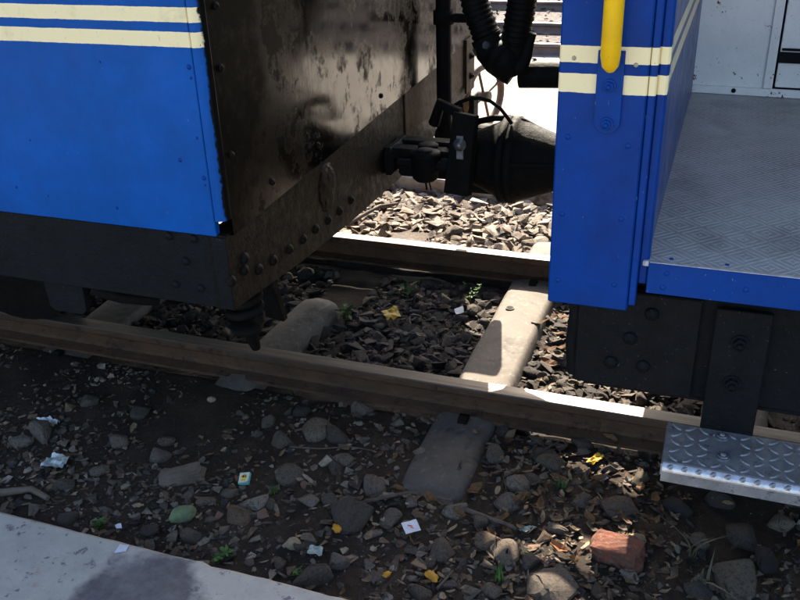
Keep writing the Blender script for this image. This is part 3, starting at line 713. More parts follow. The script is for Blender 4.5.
obj('clamp', MB().lathe([(-.012, .05), (-.012, .06), (.012, .06), (.012, .05)], at(490, 44, 'Y', HY), (at(499, 60, 'Y', HY)-at(489, 40, 'Y', HY)), 20), 'bolt', hl)
obj('coupling_ring', MB().lathe([(-.02, .03), (-.02, .055), (.004, .062), (.02, .055), (.02, .03)], at(501, 57, 'Y', HY-.03), Vector((1, -.5, -.6)), 24), 'black', hl)
hr = thing('vacuum_hose', tuple(at(515, 55, 'Y', HY)), 'black corrugated hose nearer the blue corner panel, hanging straight down', 'hose', 'vacuum hoses between the coaches')
b_ = [at(x, y, 'Y', HY) for x, y in ((514, 50), (517, 30), (521.5, 4))]; top = b_[-1]
pa, ra = hose_mesh(b_+[top+Vector((.01, 0, .14)), top+Vector((.05, .02, .30)), top+Vector((.18, .03, .44)), Vector((-.30, HY+.05, 1.64))], .047)
obj('hose', MB().tube(pa, ra, 16), 'rubber', hr)
obj('coupling_head', elbow(((515, 44), (513, 56), (508, 68), (512, 76)), [.05, .054, .05, .04], HY-.012), 'black', hr)
obj('hook_lug', elbow(((533, 33), (529, 44), (526, 56), (519, 70)), [.012, .016, .02, .026], HY-.05), 'black', hr)
obj('cap', MB().lathe([(-.05, .038), (.02, .040), (.034, .03), (.038, .0001)], at(505, 61, 'Y', HY-.06), Vector((-.5, -.8, .5)), 20), 'black', hr)
obj('drain_plug', MB().lathe([(0, .012), (.02, .012), (.02, .0001)], at(503, 72, 'Y', HY-.03), Vector((-.4, -.5, -.6)), 8), 'bolt', hr)

# ------------------------------------------------------------------ right coach
RC = thing('railway_coach', (2.4, 2.87, 0), 'blue coach with open vestibule, chequer plate floor, yellow handrail and steel step', 'railway coach')
X1 = 5.0
def prow(px, py, Y=SY): return at(px, py, 'Y', Y)
PX0 = -.293; PX1 = prow(652, 50).x; PX2 = prow(660, 50).x; PX3 = prow(671, 50).x
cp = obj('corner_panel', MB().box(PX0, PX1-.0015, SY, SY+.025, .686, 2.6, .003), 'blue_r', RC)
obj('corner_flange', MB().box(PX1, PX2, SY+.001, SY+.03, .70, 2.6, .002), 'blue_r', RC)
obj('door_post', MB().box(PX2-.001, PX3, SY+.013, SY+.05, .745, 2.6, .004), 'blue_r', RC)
for px, py, c in ((574, 58, 1), (636, 65, 1), (568, 137, 0), (628, 146, 0), (562, 214, 0), (621, 219, 0), (558, 280, 0), (614, 285, 0)):
    p = prow(px, py); put('screw', SCR_C if c else SCR, cp, (p.x, SY, p.z), FY)
# handrail and bracket
b0 = prow(597, 78); b1 = prow(624, 78); bb = prow(606, 133); bxm = (b0.x+b1.x)/2; bw_ = (b1.x-b0.x)/2
bk = MB(); zt_ = prow(611, 50).z; rad = bw_
arc = [(bxm+rad*cos(a), bb.z+rad+rad*sin(a)) for a in [pi+pi*k/10 for k in range(11)]]
bk.prism(arc+[(bxm+rad, zt_), (bxm-rad, zt_)], 'Y', SY-.008, SY-.0005, .0012)
bko = obj('rail_bracket', bk, 'blue_plain', RC)
for px, py in ((609, 86), (606, 124)):
    p = prow(px, py, SY-.008); put('bolt', HEX_BLUE, bko, (bxm, SY-.009, p.z), (radians(90), .3, 0))
hz = prow(612, 70, SY-.03).z+.006
obj('handrail', MB().tube([(bxm+.001, SY-.020, hz-.006), (bxm+.001, SY-.026, hz+.002), (bxm+.001, SY-.032, hz+.02), (bxm+.001, SY-.034, hz+.06), (bxm+.001, SY-.034, 2.05), (bxm+.001, SY-.02, 2.1)], [.010, .0155, .0178, .0178, .0178, .016], 18), 'yellow', RC)
# vestibule
FZ = .800; FYB = 3.13
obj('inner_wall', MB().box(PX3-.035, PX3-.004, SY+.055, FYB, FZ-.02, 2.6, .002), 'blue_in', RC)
fl = obj('floor_plate', MB().box(PX3-.012, X1, SY+.006, FYB, FZ-.012, FZ, .002), 'floor', RC)
ss = obj('sill_strip', MB().box(prow(649, 261).x, X1, SY-.003, SY+.0055, .735, FZ+.001, .0012), 'blue_plain', RC)
obj('edge_trim', MB().box(prow(650, 261).x, X1-.002, SY-.0035, SY+.0075, FZ+.0012, FZ+.0032, .0008), 'worn_steel', RC)
for px, py in ((663, 287), (667, 273), (746, 289)):
    p = prow(px, py); put('screw', SCR, ss, (p.x, SY-.003, p.z), FY)
for i, x in enumerate((-.055, .05, .3)): put('screw', SCR, fl, (x, SY+.03, FZ), None, (.8, .8, .8))
# white partition, slightly askew, with a door
wr = radians(-3.2)
def wp(x, dy, z): return (x, FYB-.02+(x-PX3)*math.tan(wr)+dy, z)
def wbox(x0, x1, d0, d1, z0, z1): return MB().hexa([wp(x0, d0, z0), wp(x1, d0, z0), wp(x1, d1, z0), wp(x0, d1, z0), wp(x0, d0, z1), wp(x1, d0, z1), wp(x1, d1, z1), wp(x0, d1, z1)], .0015)
dpx = at(776, 50, 'Y', 3.09).x
pw = obj('partition', wbox(PX3-.03, dpx, 0, .03, FZ, 2.6), 'white', RC)
obj('kick_strip', wbox(PX3-.004, 3.0, -.014, -.001, FZ+.001, FZ+.026), 'white', RC)
for px in (734,): put('screw', RIV_L, pw, wp(at(px, 87, 'Y', 3.1).x, -.015, FZ+.015), FY, (.7, .7, .7))
obj('door_frame', wbox(dpx-.022, dpx+.006, -.012, -.001, FZ+.027, 2.55), 'white', RC)
dd = obj('door', wbox(dpx+.014, dpx+.75, .004, .03, FZ+.03, 2.55), 'white', RC)
hzp = at(790, 57, 'Y', 3.08).z
obj('hinge', wbox(dpx+.010, dpx+.20, -.006, .003, hzp-.022, hzp+.012), 'solebar', dd)
obj('door_rail', wbox(dpx+.018, dpx+.74, -.004, .003, hzp+.016, hzp+.024), 'solebar', dd)
# end wall, body, roof
obj('end_panel', MB().box(PX0+.003, PX0+.03, SY+.026, 4.05, .70, 2.6, .002), 'gloss', RC)
obj('far_side_panel', MB().box(PX0, X1, 4.05, 4.07, .70, 2.6), 'blue_plain', RC)
obj('body_wall', MB().box(1.1, 1.13, SY+.03, 3.0, FZ+.001, 2.6), 'white', RC)
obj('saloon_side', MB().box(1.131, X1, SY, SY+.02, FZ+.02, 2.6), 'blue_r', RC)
rf = MB(); rf.prism([(SY-.06+2.54*i/16, 2.6+.32*sin(pi*i/16)) for i in range(17)], 'X', PX0-.06, X1); obj('roof', rf, 'grey_paint', RC)
obj('coach_floor', MB().box(PX0+.03, X1, SY+.10, 4.04, .70, .787), 'underframe', RC)
# solebar
RY = 1.72
sl = prow(577, 330, RY).x; sm_ = prow(703, 350, RY).x
so = obj('sole_bar', MB().box(sl+.01, X1, RY+.008, RY+.05, .458, .70, .003), 'solebar', RC)
obj('end_plate', MB().box(sl, sm_-.012, RY-.004, RY+.007, .462, .698, .003), 'solebar', so)
for px, py in ((652, 314), (630, 338), (611, 362), (643, 366)):
    p = at(px, py, 'Y', RY-.004); put('rivet', RIV_R, so, (p.x, RY-.004, p.z), FY)
obj('bottom_flange', MB().box(sl+.02, X1, RY+.012, RY+.10, .448, .457, .002), 'solebar', so)
eb = [at(x, y, 'Y', RY) for x, y in ((576, 300), (575, 325), (571, 345), (574, 375))]
obj('corner_casting', MB().tube([tuple(v+Vector((.0, .02, 0))) for v in eb], [.014, .018, .016, .02], 10), 'black', RC)
obj('headstock', MB().box(sl-.01, sl+.03, RY+.03, 4.0, .45, .695, .004), 'headstock', RC)
# step hanger and step
h0, h1 = .044, .152
hgm = MB(); hgm.box(h0, h1, RY-.018, RY-.006, .385, .692, .002)
ho = obj('step_hanger', hgm, 'solebar', RC)
for px, py in ((740, 343), (732, 383)):
    p = at(px, py, 'Y', RY-.018); put('bolt', HEX_BLK, ho, (p.x, RY-.018, p.z), (radians(90), .2, 0), (1.1, 1.1, 1.4))
SZ = .40; sx0, sx1 = -.022, .95; sy0, sy1 = 1.543, 1.703
sm2 = MB()
# folded plate with a rounded nose, apron and end lip
pr = [(sy1, SZ), (sy0+.016, SZ), (sy0+.008, SZ-.002), (sy0+.003, SZ-.007), (sy0, SZ-.015), (sy0+.002, SZ-.042), (sy0+.010, SZ-.042), (sy0+.010, SZ-.014), (sy0+.02, SZ-.007), (sy1, SZ-.007)]
sm2.prism(pr, 'X', sx0, sx1)
sm2.box(sx0-.0025, sx0+.003, sy0+.014, sy1, SZ-.035, SZ-.0075)
st = obj('step', sm2, 'step', RC)
ns = MB(); arc_ = [(sy0+.016-.0165*sin(a)-.0, SZ-.0155+.0165*cos(a)) for a in [pi/2*k/8 for k in range(9)]]
ns.prism(arc_+[(y_+.002*(sy0+.02-y_)/.02+.0012, z_-.002) for y_, z_ in arc_[::-1]], 'X', sx0+.001, sx1-.001)
obj('step_nose', ns, 'worn_steel', st)
lm = MB(); n = 10; v0 = [(0.0150*cos(2*pi*k/n), .0058*sin(2*pi*k/n), -.0004) for k in range(n)]; v1 = [(.0105*cos(2*pi*k/n), .003*sin(2*pi*k/n), .0020) for k in range(n)]
lm.add(v0+v1, [(k, (k+1) % n, n+(k+1) % n, n+k) for k in range(n)]+[tuple(range(n, 2*n))], 0, False); LM = lm.mesh('lozenge', ['step'])
for i in range(34):
    for j in range(5):
        x = sx0+.020+i*.028; y = sy0+.030+j*.029
        if x > sx1-.02 or (abs(x-.085) < .03 and abs(y-(sy0+.085)) < .05): continue
        put('lozenge', LM, st, (x, y, SZ), (0, 0, radians(45 if (i+j) % 2 else -45)+R.uniform(-.08, .08)))
# nose lozenges wrap the front edge
for i in range(34):
    x = sx0+.02+i*.028
    if x > sx1-.02: break
    put('lozenge', LM, st, (x, sy0+.0055, SZ-.0045), (radians(45), 0, radians(35)), (.8, 1, 1))
for px, py in ((722, 437), (723, 457)):
    p = at(px, py, 'Z', SZ); put('bolt', HEX_ST, st, (p.x, p.y, SZ+.001), (0, 0, .3), (1, 1, .7))
# running gear of the right coach
w_ = MB(); tread_wheel(w_, 1.25, 2.335, 1); tread_wheel(w_, 1.25, 3.405, -1); w_.tube([(1.25, 2.0, .361), (1.25, 3.75, .361)], .055); obj('wheelset', w_, 'underframe', RC)
bf = MB(); bf.box(.7, 3.3, 2.0, 2.05, .36, .5, .006); bf.box(.7, 3.3, 3.69, 3.74, .36, .5, .006); obj('bogie_frame', bf, 'underframe', RC)
# drawgear of the right coach
bell = MB(); bell.lathe([(-.656, .0001), (-.656, .150), (-.634, .150), (-.630, .139), (-.60, .132), (-.56, .117), (-.50, .095), (-.44, .082), (-.36, .078), (-.33, .05), (-.22, .045)], (0, CY, CZ), (1, 0, 0), 36)
obj('buffer_head', bell, 'black', RC)
for k in range(2):
    a_ = pi*k+2.95; c1, s1 = cos(a_), sin(a_)
    obj('buffer_rib', MB().tube([(-.640, CY+c1*.140, CZ+s1*.140), (-.56, CY+c1*.121, CZ+s1*.121), (-.45, CY+c1*.085, CZ+s1*.085)], [.010, .010, .006], 6), 'black', RC)
for k in range(8):
    a_ = 2*pi*k/8+.1; put('bolt', HEX_BLK, RC, (-.634, CY+cos(a_)*.118, CZ+sin(a_)*.118), FX, (.7, .7, .7))
arcp = [at(x, y, 'Y', CY+.02) for x, y in ((466, 128), (480, 121), (495, 118), (510, 118), (524, 121), (538, 129), (550, 141), (560, 152))]
obj('guard_hoop', MB().tube(arcp, .011, 10), 'black', RC)
pr_ = at(520, 75, 'Y', 2.9); pr2 = at(562, 75, 'Y', 2.9)
obj('train_pipe', MB().tube([(pr_.x, 2.9, pr_.z), (pr2.x, 2.9, pr2.z), (-.27, 2.9, pr2.z-.0)], .043, 16), 'black', RC)

# ------------------------------------------------------------------ baulk beyond the far rail
b0_, b1_ = at(398, 186, 'Z', -.115), at(504, 200, 'Z', -.115)
dv = (b1_-b0_).normalized(); nv = Vector((-dv.y, dv.x, 0)); b0_ -= dv*.5
bm_ = MB(); L = (b1_-b0_).length; seg = 14; vs = []; fs = []
for i in range(seg+1):
    c = b0_+dv*(L*i/seg); j = .006*noise.noise((i*.9, 2, 1))
    for a, h in ((0, -.03), (0+j, .055), (.012, .066+j), (.13, .064+j), (.14, .055), (.145, -.03)): vs.append(c+nv*a+Vector((0, 0, h)))
for i in range(seg):
    for k in range(5): fs.append((i*6+k, (i+1)*6+k, (i+1)*6+k+1, i*6+k+1))
bm_.add(vs, fs); bm_.add(vs[-6:], [tuple(range(6))]); bm_.add(vs[:6], [tuple(range(6))[::-1]])
tag(obj('timber_baulk', bm_, 'baulk', None, b0_), 'bleached timber baulk lying on pale stones beyond the sunlit rail', 'timber')

# ------------------------------------------------------------------ stones
def hull(rng, npts, sx=1., sy=1., sz=.62, round_=.45):
    b = bmesh.new()
    for i in range(npts):
        d = Vector((rng.gauss(0, 1), rng.gauss(0, 1), rng.gauss(0, 1))).normalized(); r = 1-round_*rng.random()
        b.verts.new((d.x*r*sx, d.y*r*sy, d.z*r*sz))
    h = bmesh.ops.convex_hull(b, input=b.verts[:])
    for v in [v for v in b.verts if not v.link_faces]: b.verts.remove(v)
    b.verts.index_update(); vs = [v.co.copy() for v in b.verts]; fs = [[v.index for v in f.verts] for f in b.faces]; b.free()
    w = max(v.x for v in vs)-min(v.x for v in vs)
    return [v*(1/w) for v in vs], fs
HULLS = [hull(R, R.choice((16, 20, 26)), 1, R.uniform(.6, .95), R.uniform(.45, .75), R.uniform(.2, .5)) for _ in range(22)]
SMALL = [hull(R, R.choice((8, 9, 11)), 1, R.uniform(.5, .95), R.uniform(.3, .7), .5) for _ in range(16)]
def hmesh(h, mat):
    mb = MB(); mb.add(h[0], h[1]); return mb.mesh('stone', [mat])
def soft_mesh(i, mat):     # weathered, knocked-off edges
    b = bmesh.new(); vs = [b.verts.new(v) for v in HULLS[i][0]]
    for f in HULLS[i][1]: b.faces.new([vs[k] for k in f])
    bmesh.ops.dissolve_limit(b, angle_limit=radians(14), verts=b.verts[:], edges=b.edges[:])
    bmesh.ops.bevel(b, geom=b.edges[:], offset=.045, segments=1, affect='EDGES', profile=.5)
    mb = MB(); mb.bm(b); b.free(); return mb.mesh('stone', [mat])
HM = {k: [soft_mesh(i, k) for i in range(len(HULLS))] for k in ('stone', 'stone_dark', 'stone_pale')}
def on_sleeper(x, y, pad=.0):
    for sx, rz in ((-.655, 0), (-1.455, -4.5), (-2.27, 0), (.17, 0)):
        cxx = sx-math.tan(radians(rz))*(y-2.87)
        if abs(x-cxx) < .105+pad and 1.90 < y < 3.85: return True
    return False
def on_rail(y, pad=.0): return 2.27-pad < y < 2.40+pad or 3.33-pad < y < 3.48+pad
placed = []
def stone(x, y, w, mat, sink=.35, flat=1., yaw=None):
    i = R.randrange(len(HULLS)); me = HM[mat][i]
    z0 = min(v.z for v in HULLS[i][0])*w*flat
    o = put('stone', me, ground, (x, y, gh(x, y)-z0*(1-2*sink)), (R.uniform(-.25, .25), R.uniform(-.25, .25), R.uniform(0, 6.3) if yaw is None else yaw), (w, w, w*flat))
    placed.append((x, y, w*.42)); return o
KEY = [(33,392,20),(40,428,38),(22,440,22),(65,485,20),(68,350,24),(217,425,36),(166,440,16),(255,500,34),(240,512,30),(290,473,30),(270,505,18),(307,500,22),(337,435,30),(282,437,24),(318,428,34),(375,484,30),(350,512,44),(372,530,22),(443,547,38),(487,541,30),(555,585,50),(615,505,42),(612,465,24),(553,460,32),(490,455,26),(312,578,38),(331,464,26),(345,460,20),(268,420,20),(520,482,26),(534,478,22),(505,500,26),(505,552,30),(600,592,22),(735,577,40),(745,530,36),(680,508,30),(760,560,30),(700,590,26),(105,508,14),(150,528,20),(70,518,18),(455,506,26),(430,560,22),(545,455,28),(160,455,20),(205,500,24),(190,535,20),(100,470,20),(120,440,22),(140,410,24),(90,400,18),(300,410,20),(250,400,22),(360,405,24),(330,500,20),(390,515,24),(410,500,20),(480,520,24),(560,530,22),(580,500,26),(530,560,20),(460,470,20),(640,480,20),(650,440,22),(580,440,24),(480,430,22),(505,425,26),(520,415,30),(555,418,20),(720,500,24),(780,520,24),(700,540,22),(300,545,18),(340,560,20),(380,575,24),(280,560,16),(230,490,16),(420,590,24),(490,590,22)]
for px, py, w in KEY:
    p = at(px, py+w*.12, 'Z', -.11)
    if on_sleeper(p.x, p.y, .02) and py < 470: continue
    d = (p-EYE).length; ww = w/FPX*d*1.08
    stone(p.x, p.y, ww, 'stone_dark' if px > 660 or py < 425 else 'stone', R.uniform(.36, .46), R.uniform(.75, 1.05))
# track bed between the rails
n_mid = 0
tries = 0
while n_mid < 110 and tries < 6000:
    tries += 1
    x = R.uniform(-1.75, -.12); y = R.uniform(2.44, 3.33); w = R.choice((.035, .045, .055, .065, .08))*R.uniform(.85, 1.2)
    if on_sleeper(x, y, w*.35): continue
    if any((x-a)**2+(y-b)**2 < (w*.36+c*.75)**2 for a, b, c in placed): continue
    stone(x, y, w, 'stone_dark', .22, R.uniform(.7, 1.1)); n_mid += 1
n_far = 0; tries = 0
while n_far < 112 and tries < 6000:
    tries += 1
    x = R.uniform(-2.2, -.35); y = R.uniform(3.50, 4.30); w = R.choice((.05, .06, .075, .09, .11))*R.uniform(.8, 1.15)
    if on_sleeper(x, y, 0): continue
    if any((x-a)**2+(y-b)**2 < (w*.34+c*.75)**2 for a, b, c in placed): continue
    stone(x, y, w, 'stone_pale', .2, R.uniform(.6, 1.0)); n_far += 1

# uncountable gravel
def rotz(v, c, s): return (v[0]*c-v[1]*s, v[0]*s+v[1]*c, v[2])
def scatter(mb, zone, count, wmin, wmax, sink, dens=None, power=2.2):
    x0, x1, y0, y1 = zone
    for _ in range(count):
        x = R.uniform(x0, x1); y = R.uniform(y0, y1)
        if on_rail(y) or (on_sleeper(x, y) and (y > 2.3 or R.random() < .90)): continue
        if dens and R.random() > dens(x, y): continue
        w = wmin+(wmax-wmin)*R.random()**power
        vs, fs = R.choice(SMALL); a = R.uniform(0, 6.28); c, s = cos(a), sin(a); fl_ = R.uniform(.6, 1.1); tx, ty = R.uniform(-.35, .35), R.uniform(-.35, .35)
        z = gh(x, y)+(SLEEP_TOP-gh(x, y)+.002 if on_sleeper(x, y) and 2.0 < y < 3.7 else 0); q = []
        zo = -min(v.z for v in vs)*w*(1-2*sink)
        for v in vs:
            r = rotz(v, c, s); q.append((x+r[0]*w, y+r[1]*w, z+zo+(r[2]*fl_+r[0]*tx+r[1]*ty)*w))
        mb.add(q, fs)
def clump(x, y): return .25+1.1*max(0, noise.noise((x*2.2, y*2.2, 5))+.35)
g1_ = MB(); scatter(g1_, (-3.4, 1.3, 1.40, 2.28), 17000, .004, .034, .38, clump, 2.8); scatter(g1_, (-3.4, 1.3, 1.40, 2.28), 900, .02, .05, .35, clump)
o = obj('gravel', g1_, 'gravel', ground); o['kind'] = 'stuff'
g2_ = MB(); scatter(g2_, (-3.4, 1.3, 2.41, 3.33), 2200, .02, .065, .25, None, 1.2); scatter(g2_, (-2.1, .2, 2.41, 3.33), 2600, .018, .06, .22, None, 1.2); scatter(g2_, (-2.2, .2, 2.41, 3.33), 2500, .006, .02, .25)
g3_ = MB(); scatter(g3_, (-4.5, 1.5, 3.47, 4.6), 3000, .02, .085, .2, None, 1.3); scatter(g3_, (-2.6, 0, 3.47, 4.5), 3400, .02, .08, .2, None, 1.3); scatter(g3_, (-4, 1, 4.5, 5.6), 700, .01, .05, .2)
scatter(g2_, (-9, 3, 8.0, 13), 3000, .03, .09, .3, None, 1.6)
o = obj('dark_gravel', g2_, 'gravel_dark', ground); o['kind'] = 'stuff'
o = obj('pale_gravel', g3_, 'gravel_pale', ground); o['kind'] = 'stuff'

# ------------------------------------------------------------------ leaves, twigs, weeds
def leaf(mb, x, y, z, L, yaw, curl, tilt, wr=.42):
    c, s = cos(yaw), sin(yaw); vs = []; bend = R.uniform(-.25, .25); roll = R.uniform(-.5, .5)
    prof = [(0, R.uniform(.04, .5)), (R.uniform(.15, .3), R.uniform(.5, 1)), (R.uniform(.42, .6), R.uniform(.7, 1.1)), (R.uniform(.7, .85), R.uniform(.35, .9)), (1, R.choice((.03, .1, .5)))]
    for t, w in prof:
        for k in (-1, 0, 1):
            lx = (t-.5)*L*(1+.08*R.uniform(-1, 1)); ly = k*w*wr*L*.5*R.uniform(.65, 1.2)+bend*L*(t-.5)**2
            lz = curl*L*((t-.5)**2)*1.6+abs(k)*w*curl*L*.35*R.uniform(.4, 1.3)+lx*tilt+ly*roll
            vs.append((x+lx*c-ly*s, y+lx*s+ly*c, z+lz+.002))
    fs = []
    for i in range(4):
        for k in range(2): fs.append((i*3+k, i*3+k+1, i*3+k+4, i*3+k+3))
    mb.add(vs, fs, 0, False)
lf = MB()
def litter(n, zone, lmin, lmax, dens=None, lift=.012):
    for _ in range(n):
        x = R.uniform(*zone[:2]); y = R.uniform(*zone[2:])
        if on_rail(y) or on_sleeper(x, y, .01) and (2.38 < y < 3.4 or R.random() < .85): continue
        if dens and R.random() > dens(x, y): continue
        z = gh(x, y) if not on_sleeper(x, y) else max(gh(x, y), SLEEP_TOP+.003 if 2.0 < y < 3.7 else gh(x, y)+.02)
        leaf(lf, x, y, z+R.uniform(0, lift), R.uniform(lmin, lmax), R.uniform(0, 6.3), R.uniform(-.1, .6), R.uniform(-.35, .35), R.uniform(.3, .6))
cden = lambda x, y: min(1, max(0, .15+1.1*math.exp(-((x+.28)/.40)**2)+.4*noise.noise((x*4, y*4, 8))))
litter(2200, (-1.8, .6, 1.42, 2.26), .010, .036, cden)
litter(700, (-3, -1.2, 1.42, 2.26), .008, .026)
litter(150, (-1.0, -.15, 2.42, 3.2), .02, .055, None, .03)
litter(160, (-.42, -.05, 1.6, 2.2), .018, .038)
o = obj('leaf_litter', lf, 'leaf', ground); o['kind'] = 'stuff'
def single_leaf(px, py, L, mat, yaw, zoff=.012, curl=.5, z=-.11):
    p = at(px, py, 'Z', z+zoff); mb = MB(); leaf(mb, 0, 0, 0, L, yaw, curl, .12, .55)
    return put('leaf', mb.mesh('leaf', [mat]), ground, p)
for px, py, L, mt in ((559, 549, .050, 'leaf_orange'), (640, 490, .05, 'leaf'), (655, 500, .045, 'leaf'), (625, 520, .05, 'leaf'), (648, 520, .045, 'leaf'), (520, 500, .055, 'leaf'), (500, 520, .05, 'leaf'), (430, 500, .05, 'leaf'), (460, 515, .05, 'leaf'), (475, 490, .055, 'leaf'), (540, 505, .05, 'leaf'), (590, 520, .045, 'leaf'), (610, 440, .05, 'leaf'), (560, 480, .05, 'leaf'), (400, 490, .045, 'leaf'), (575, 560, .045, 'leaf'), (655, 545, .04, 'leaf'), (600, 480, .05, 'leaf')):
    single_leaf(px, py, L, mt, R.uniform(0, 6.3))
for px, py, L in ((555, 335, .09), (545, 350, .08), (560, 318, .08), (548, 365, .07), (565, 350, .09), (540, 325, .07)):
    single_leaf(px, py, L, 'leaf', R.uniform(0, 6.3), .03, .5, -.14)
def twig(pix, r, label, z=-.095, mat='twig', name='twig'):
    pts = [at(x, y, 'Z', z) for x, y in pix]
    for i, p in enumerate(pts): p.z = max(gh(p.x, p.y), z-.01)+r+.004*((i*7) % 3)
    o = obj(name, MB().tube(pts, [r*(1-.5*i/len(pts)) for i in range(len(pts))], 7), mat, None, pts[0]); return tag(o, label, name.replace('_', ' '))
twig(((362, 502), (385, 497), (410, 493), (440, 497), (452, 500)), .006, 'thin dark twig lying beside the outer end of the pale sleeper')
twig(((466, 509), (485, 517), (505, 525), (516, 528)), .007, 'dark twig pointing from the leaf litter towards the grass tuft')
twig(((437, 587), (447, 577), (453, 571)), .004, 'short broken twig beside the yellow peel')
twig(((0, 494), (15, 493), (32, 492), (48, 499)), .013, 'thick grey bark stick lying near the platform edge', -.09, 'wood', 'bark_stick')
twig(((290, 445), (320, 448), (350, 447), (375, 449)), .003, 'long pale straw lying among grey stones in front of the rail')
twig(((348, 224), (365, 215), (380, 208), (398, 204)), .012, 'dark stick lying on the sunlit pale stones', -.10)
twig(((405, 277), (420, 278), (432, 279), (446, 281)), .006, 'thin brown stick on the shaded stones between the rails', -.12)
def tuft(name, px, py, h, n, label, mat='green', spread=.5, z=-.11, wid=.004, cat='grass'):
    p = at(px, py, 'Z', z); p.z = gh(p.x, p.y); mb = MB()
    for i in range(n):
        a = R.uniform(0, 6.3); L = h*R.uniform(.6, 1.1); lean = R.uniform(.2, 1)*spread; w = wid*R.uniform(.7, 1.3); vs = []; bx_, by_ = R.uniform(-.012, .012), R.uniform(-.012, .012)
        for k in range(5):
            t = k/4; d = lean*L*t*t*1.2; zz = L*t*(1-.35*lean*t); ww = w*(1-t)*(1 if k else .7)+.0003
            cx_, cy_ = p.x+bx_+cos(a)*d, p.y+by_+sin(a)*d
            vs += [(cx_-sin(a)*ww, cy_+cos(a)*ww, p.z+zz), (cx_+sin(a)*ww, cy_-cos(a)*ww, p.z+zz)]
        mb.add(vs, [(2*k, 2*k+1, 2*k+3, 2*k+2) for k in range(4)], 0, True)
    return tag(obj(name, mb, mat, None, p), label, cat)
tuft('grass_tuft', 500, 581, .055, 14, 'small green grass tuft on bare soil near the grey angular stone')
tuft('grass_tuft', 272, 494, .04, 8, 'tiny grass tuft between grey stones near the matchbox')
tuft('grass_tuft', 562, 488, .05, 8, 'grass blades among brown leaf litter behind the red brick', spread=.7)
tuft('grass_tuft', 290, 388, .045, 8, 'small green sprig at the foot of the rusty rail')
tuft('weed_sprig', 690, 556, .11, 6, 'dry pale weed sprig standing in the shade below the steel step', 'drygrass', .9, wid=.005, cat='weed')
tuft('weed_sprig', 705, 585, .10, 5, 'bent grey green weed blades lower than the dry sprig', 'drygrass', 1.1, wid=.006, cat='weed')
def plant(px, py, h, n, label, z=-.11, mat='green', L=.022):
    p = at(px, py, 'Z', z); p.z = gh(p.x, p.y); mb = MB()
    for i in range(n):
        a = R.uniform(0, 6.3); t = R.uniform(.2, 1); leaf(mb, p.x+cos(a)*.02*t*h/.04, p.y+sin(a)*.02*t*h/.04, p.z+h*t, L*R.uniform(.7, 1.2), a, .3, R.uniform(-.2, .5), .5)
    mb.tube([p, p+Vector((.004, 0, h*.9))], .0025, 5)
    return tag(obj('weed_plant', mb, mat, None, p), label, 'weed')
plant(100, 529, .03, 26, 'low green weed growing against the platform edge')
plant(228, 556, .025, 18, 'faded low weed at the platform edge beside small chips')
plant(218, 561, .02, 10, 'pale green weed leaves nearest the concrete corner of platform')
plant(297, 575, .03, 9, 'small weed beside the light flat stone near the platform', L=.018)
plant(407, 296, .10, 14, 'young green plant growing between the rails in shade', -.14, L=.03)
plant(470, 300, .08, 12, 'small plant with pale tip beside the sleeper bolt hole', -.14, L=.03)
plant(345, 318, .06, 26, 'dark green leafy weed by the rounded sleeper end', -.14, L=.04)

# ------------------------------------------------------------------ special stones and litter
def lump(name, px, py, w, mat, label, cat, dims=(1, .7, .6), seed=1, yaw=0., sink=.25, blocky=0., z=-.11):
    p = at(px, py, 'Z', z); d = (p-EYE).length; ww = w/FPX*d
    b = bmesh.new()
    if blocky:
        bmesh.ops.create_cube(b, size=1); bmesh.ops.subdivide_edges(b, edges=b.edges[:], cuts=7, use_grid_fill=True)
    else: bmesh.ops.create_icosphere(b, subdivisions=4, radius=.5)
    for v in b.verts:
        c = v.co.copy()
        k = 1+.16*noise.noise(c*2.2+Vector((seed, 0, 0)))+.07*noise.noise(c*6+Vector((0, seed, 0)))+.03*noise.noise(c*15)
        if blocky: c = c.lerp(c.normalized()*.62, .28)
        v.co = Vector((c.x*dims[0], c.y*dims[1], c.z*dims[2]))*k*ww
    zb = min(v.co.z for v in b.verts)
    mb = MB(); mb.bm(b, 0, not blocky); b.free(); me = mb.mesh(name, [mat])
    o = put(name, me, None, (p.x, p.y, gh(p.x, p.y)-zb*(1-2*sink)), (.06, -.08, yaw)); return tag(o, label, cat)
lump('brick_fragment', 617, 556, 46, 'brick', 'broken red brick fragment lying in the patch of leaves', 'brick', (1, .62, .52), 3, -.25, .34, 1)
lump('mossy_stone', 183, 518, 25, 'green_stone', 'greenish mossy stone lying near the platform edge', 'stone', (1, .7, .6), 5, .6)
lump('wood_chunk', 182, 478, 40, 'wood', 'brown chunk of weathered wood half sunk in dark soil', 'wood', (1, .5, .28), 6, .55, .3, 1)
lump('pale_stone', 637, 540, 16, 'tan_pebble', 'smooth tan pebble beside the red brick', 'stone', (1, .7, .6), 8)
lump('pale_stone', 294, 545, 18, 'tan_pebble', 'yellowish pebble in front of the platform corner', 'stone', (1, .7, .6), 9)
lump('pale_stone', 211, 395, 9, 'tan_pebble', 'tiny tan pebble on bare dark soil in front of the rusty rail', 'stone', (1, .7, .7), 10, z=-.08)
lump('far_boulder', 536, 200, 44, 'stone_pale', 'rounded pale boulder beyond the far rail next to blue panel', 'stone', (1, .6, .5), 12, .1)
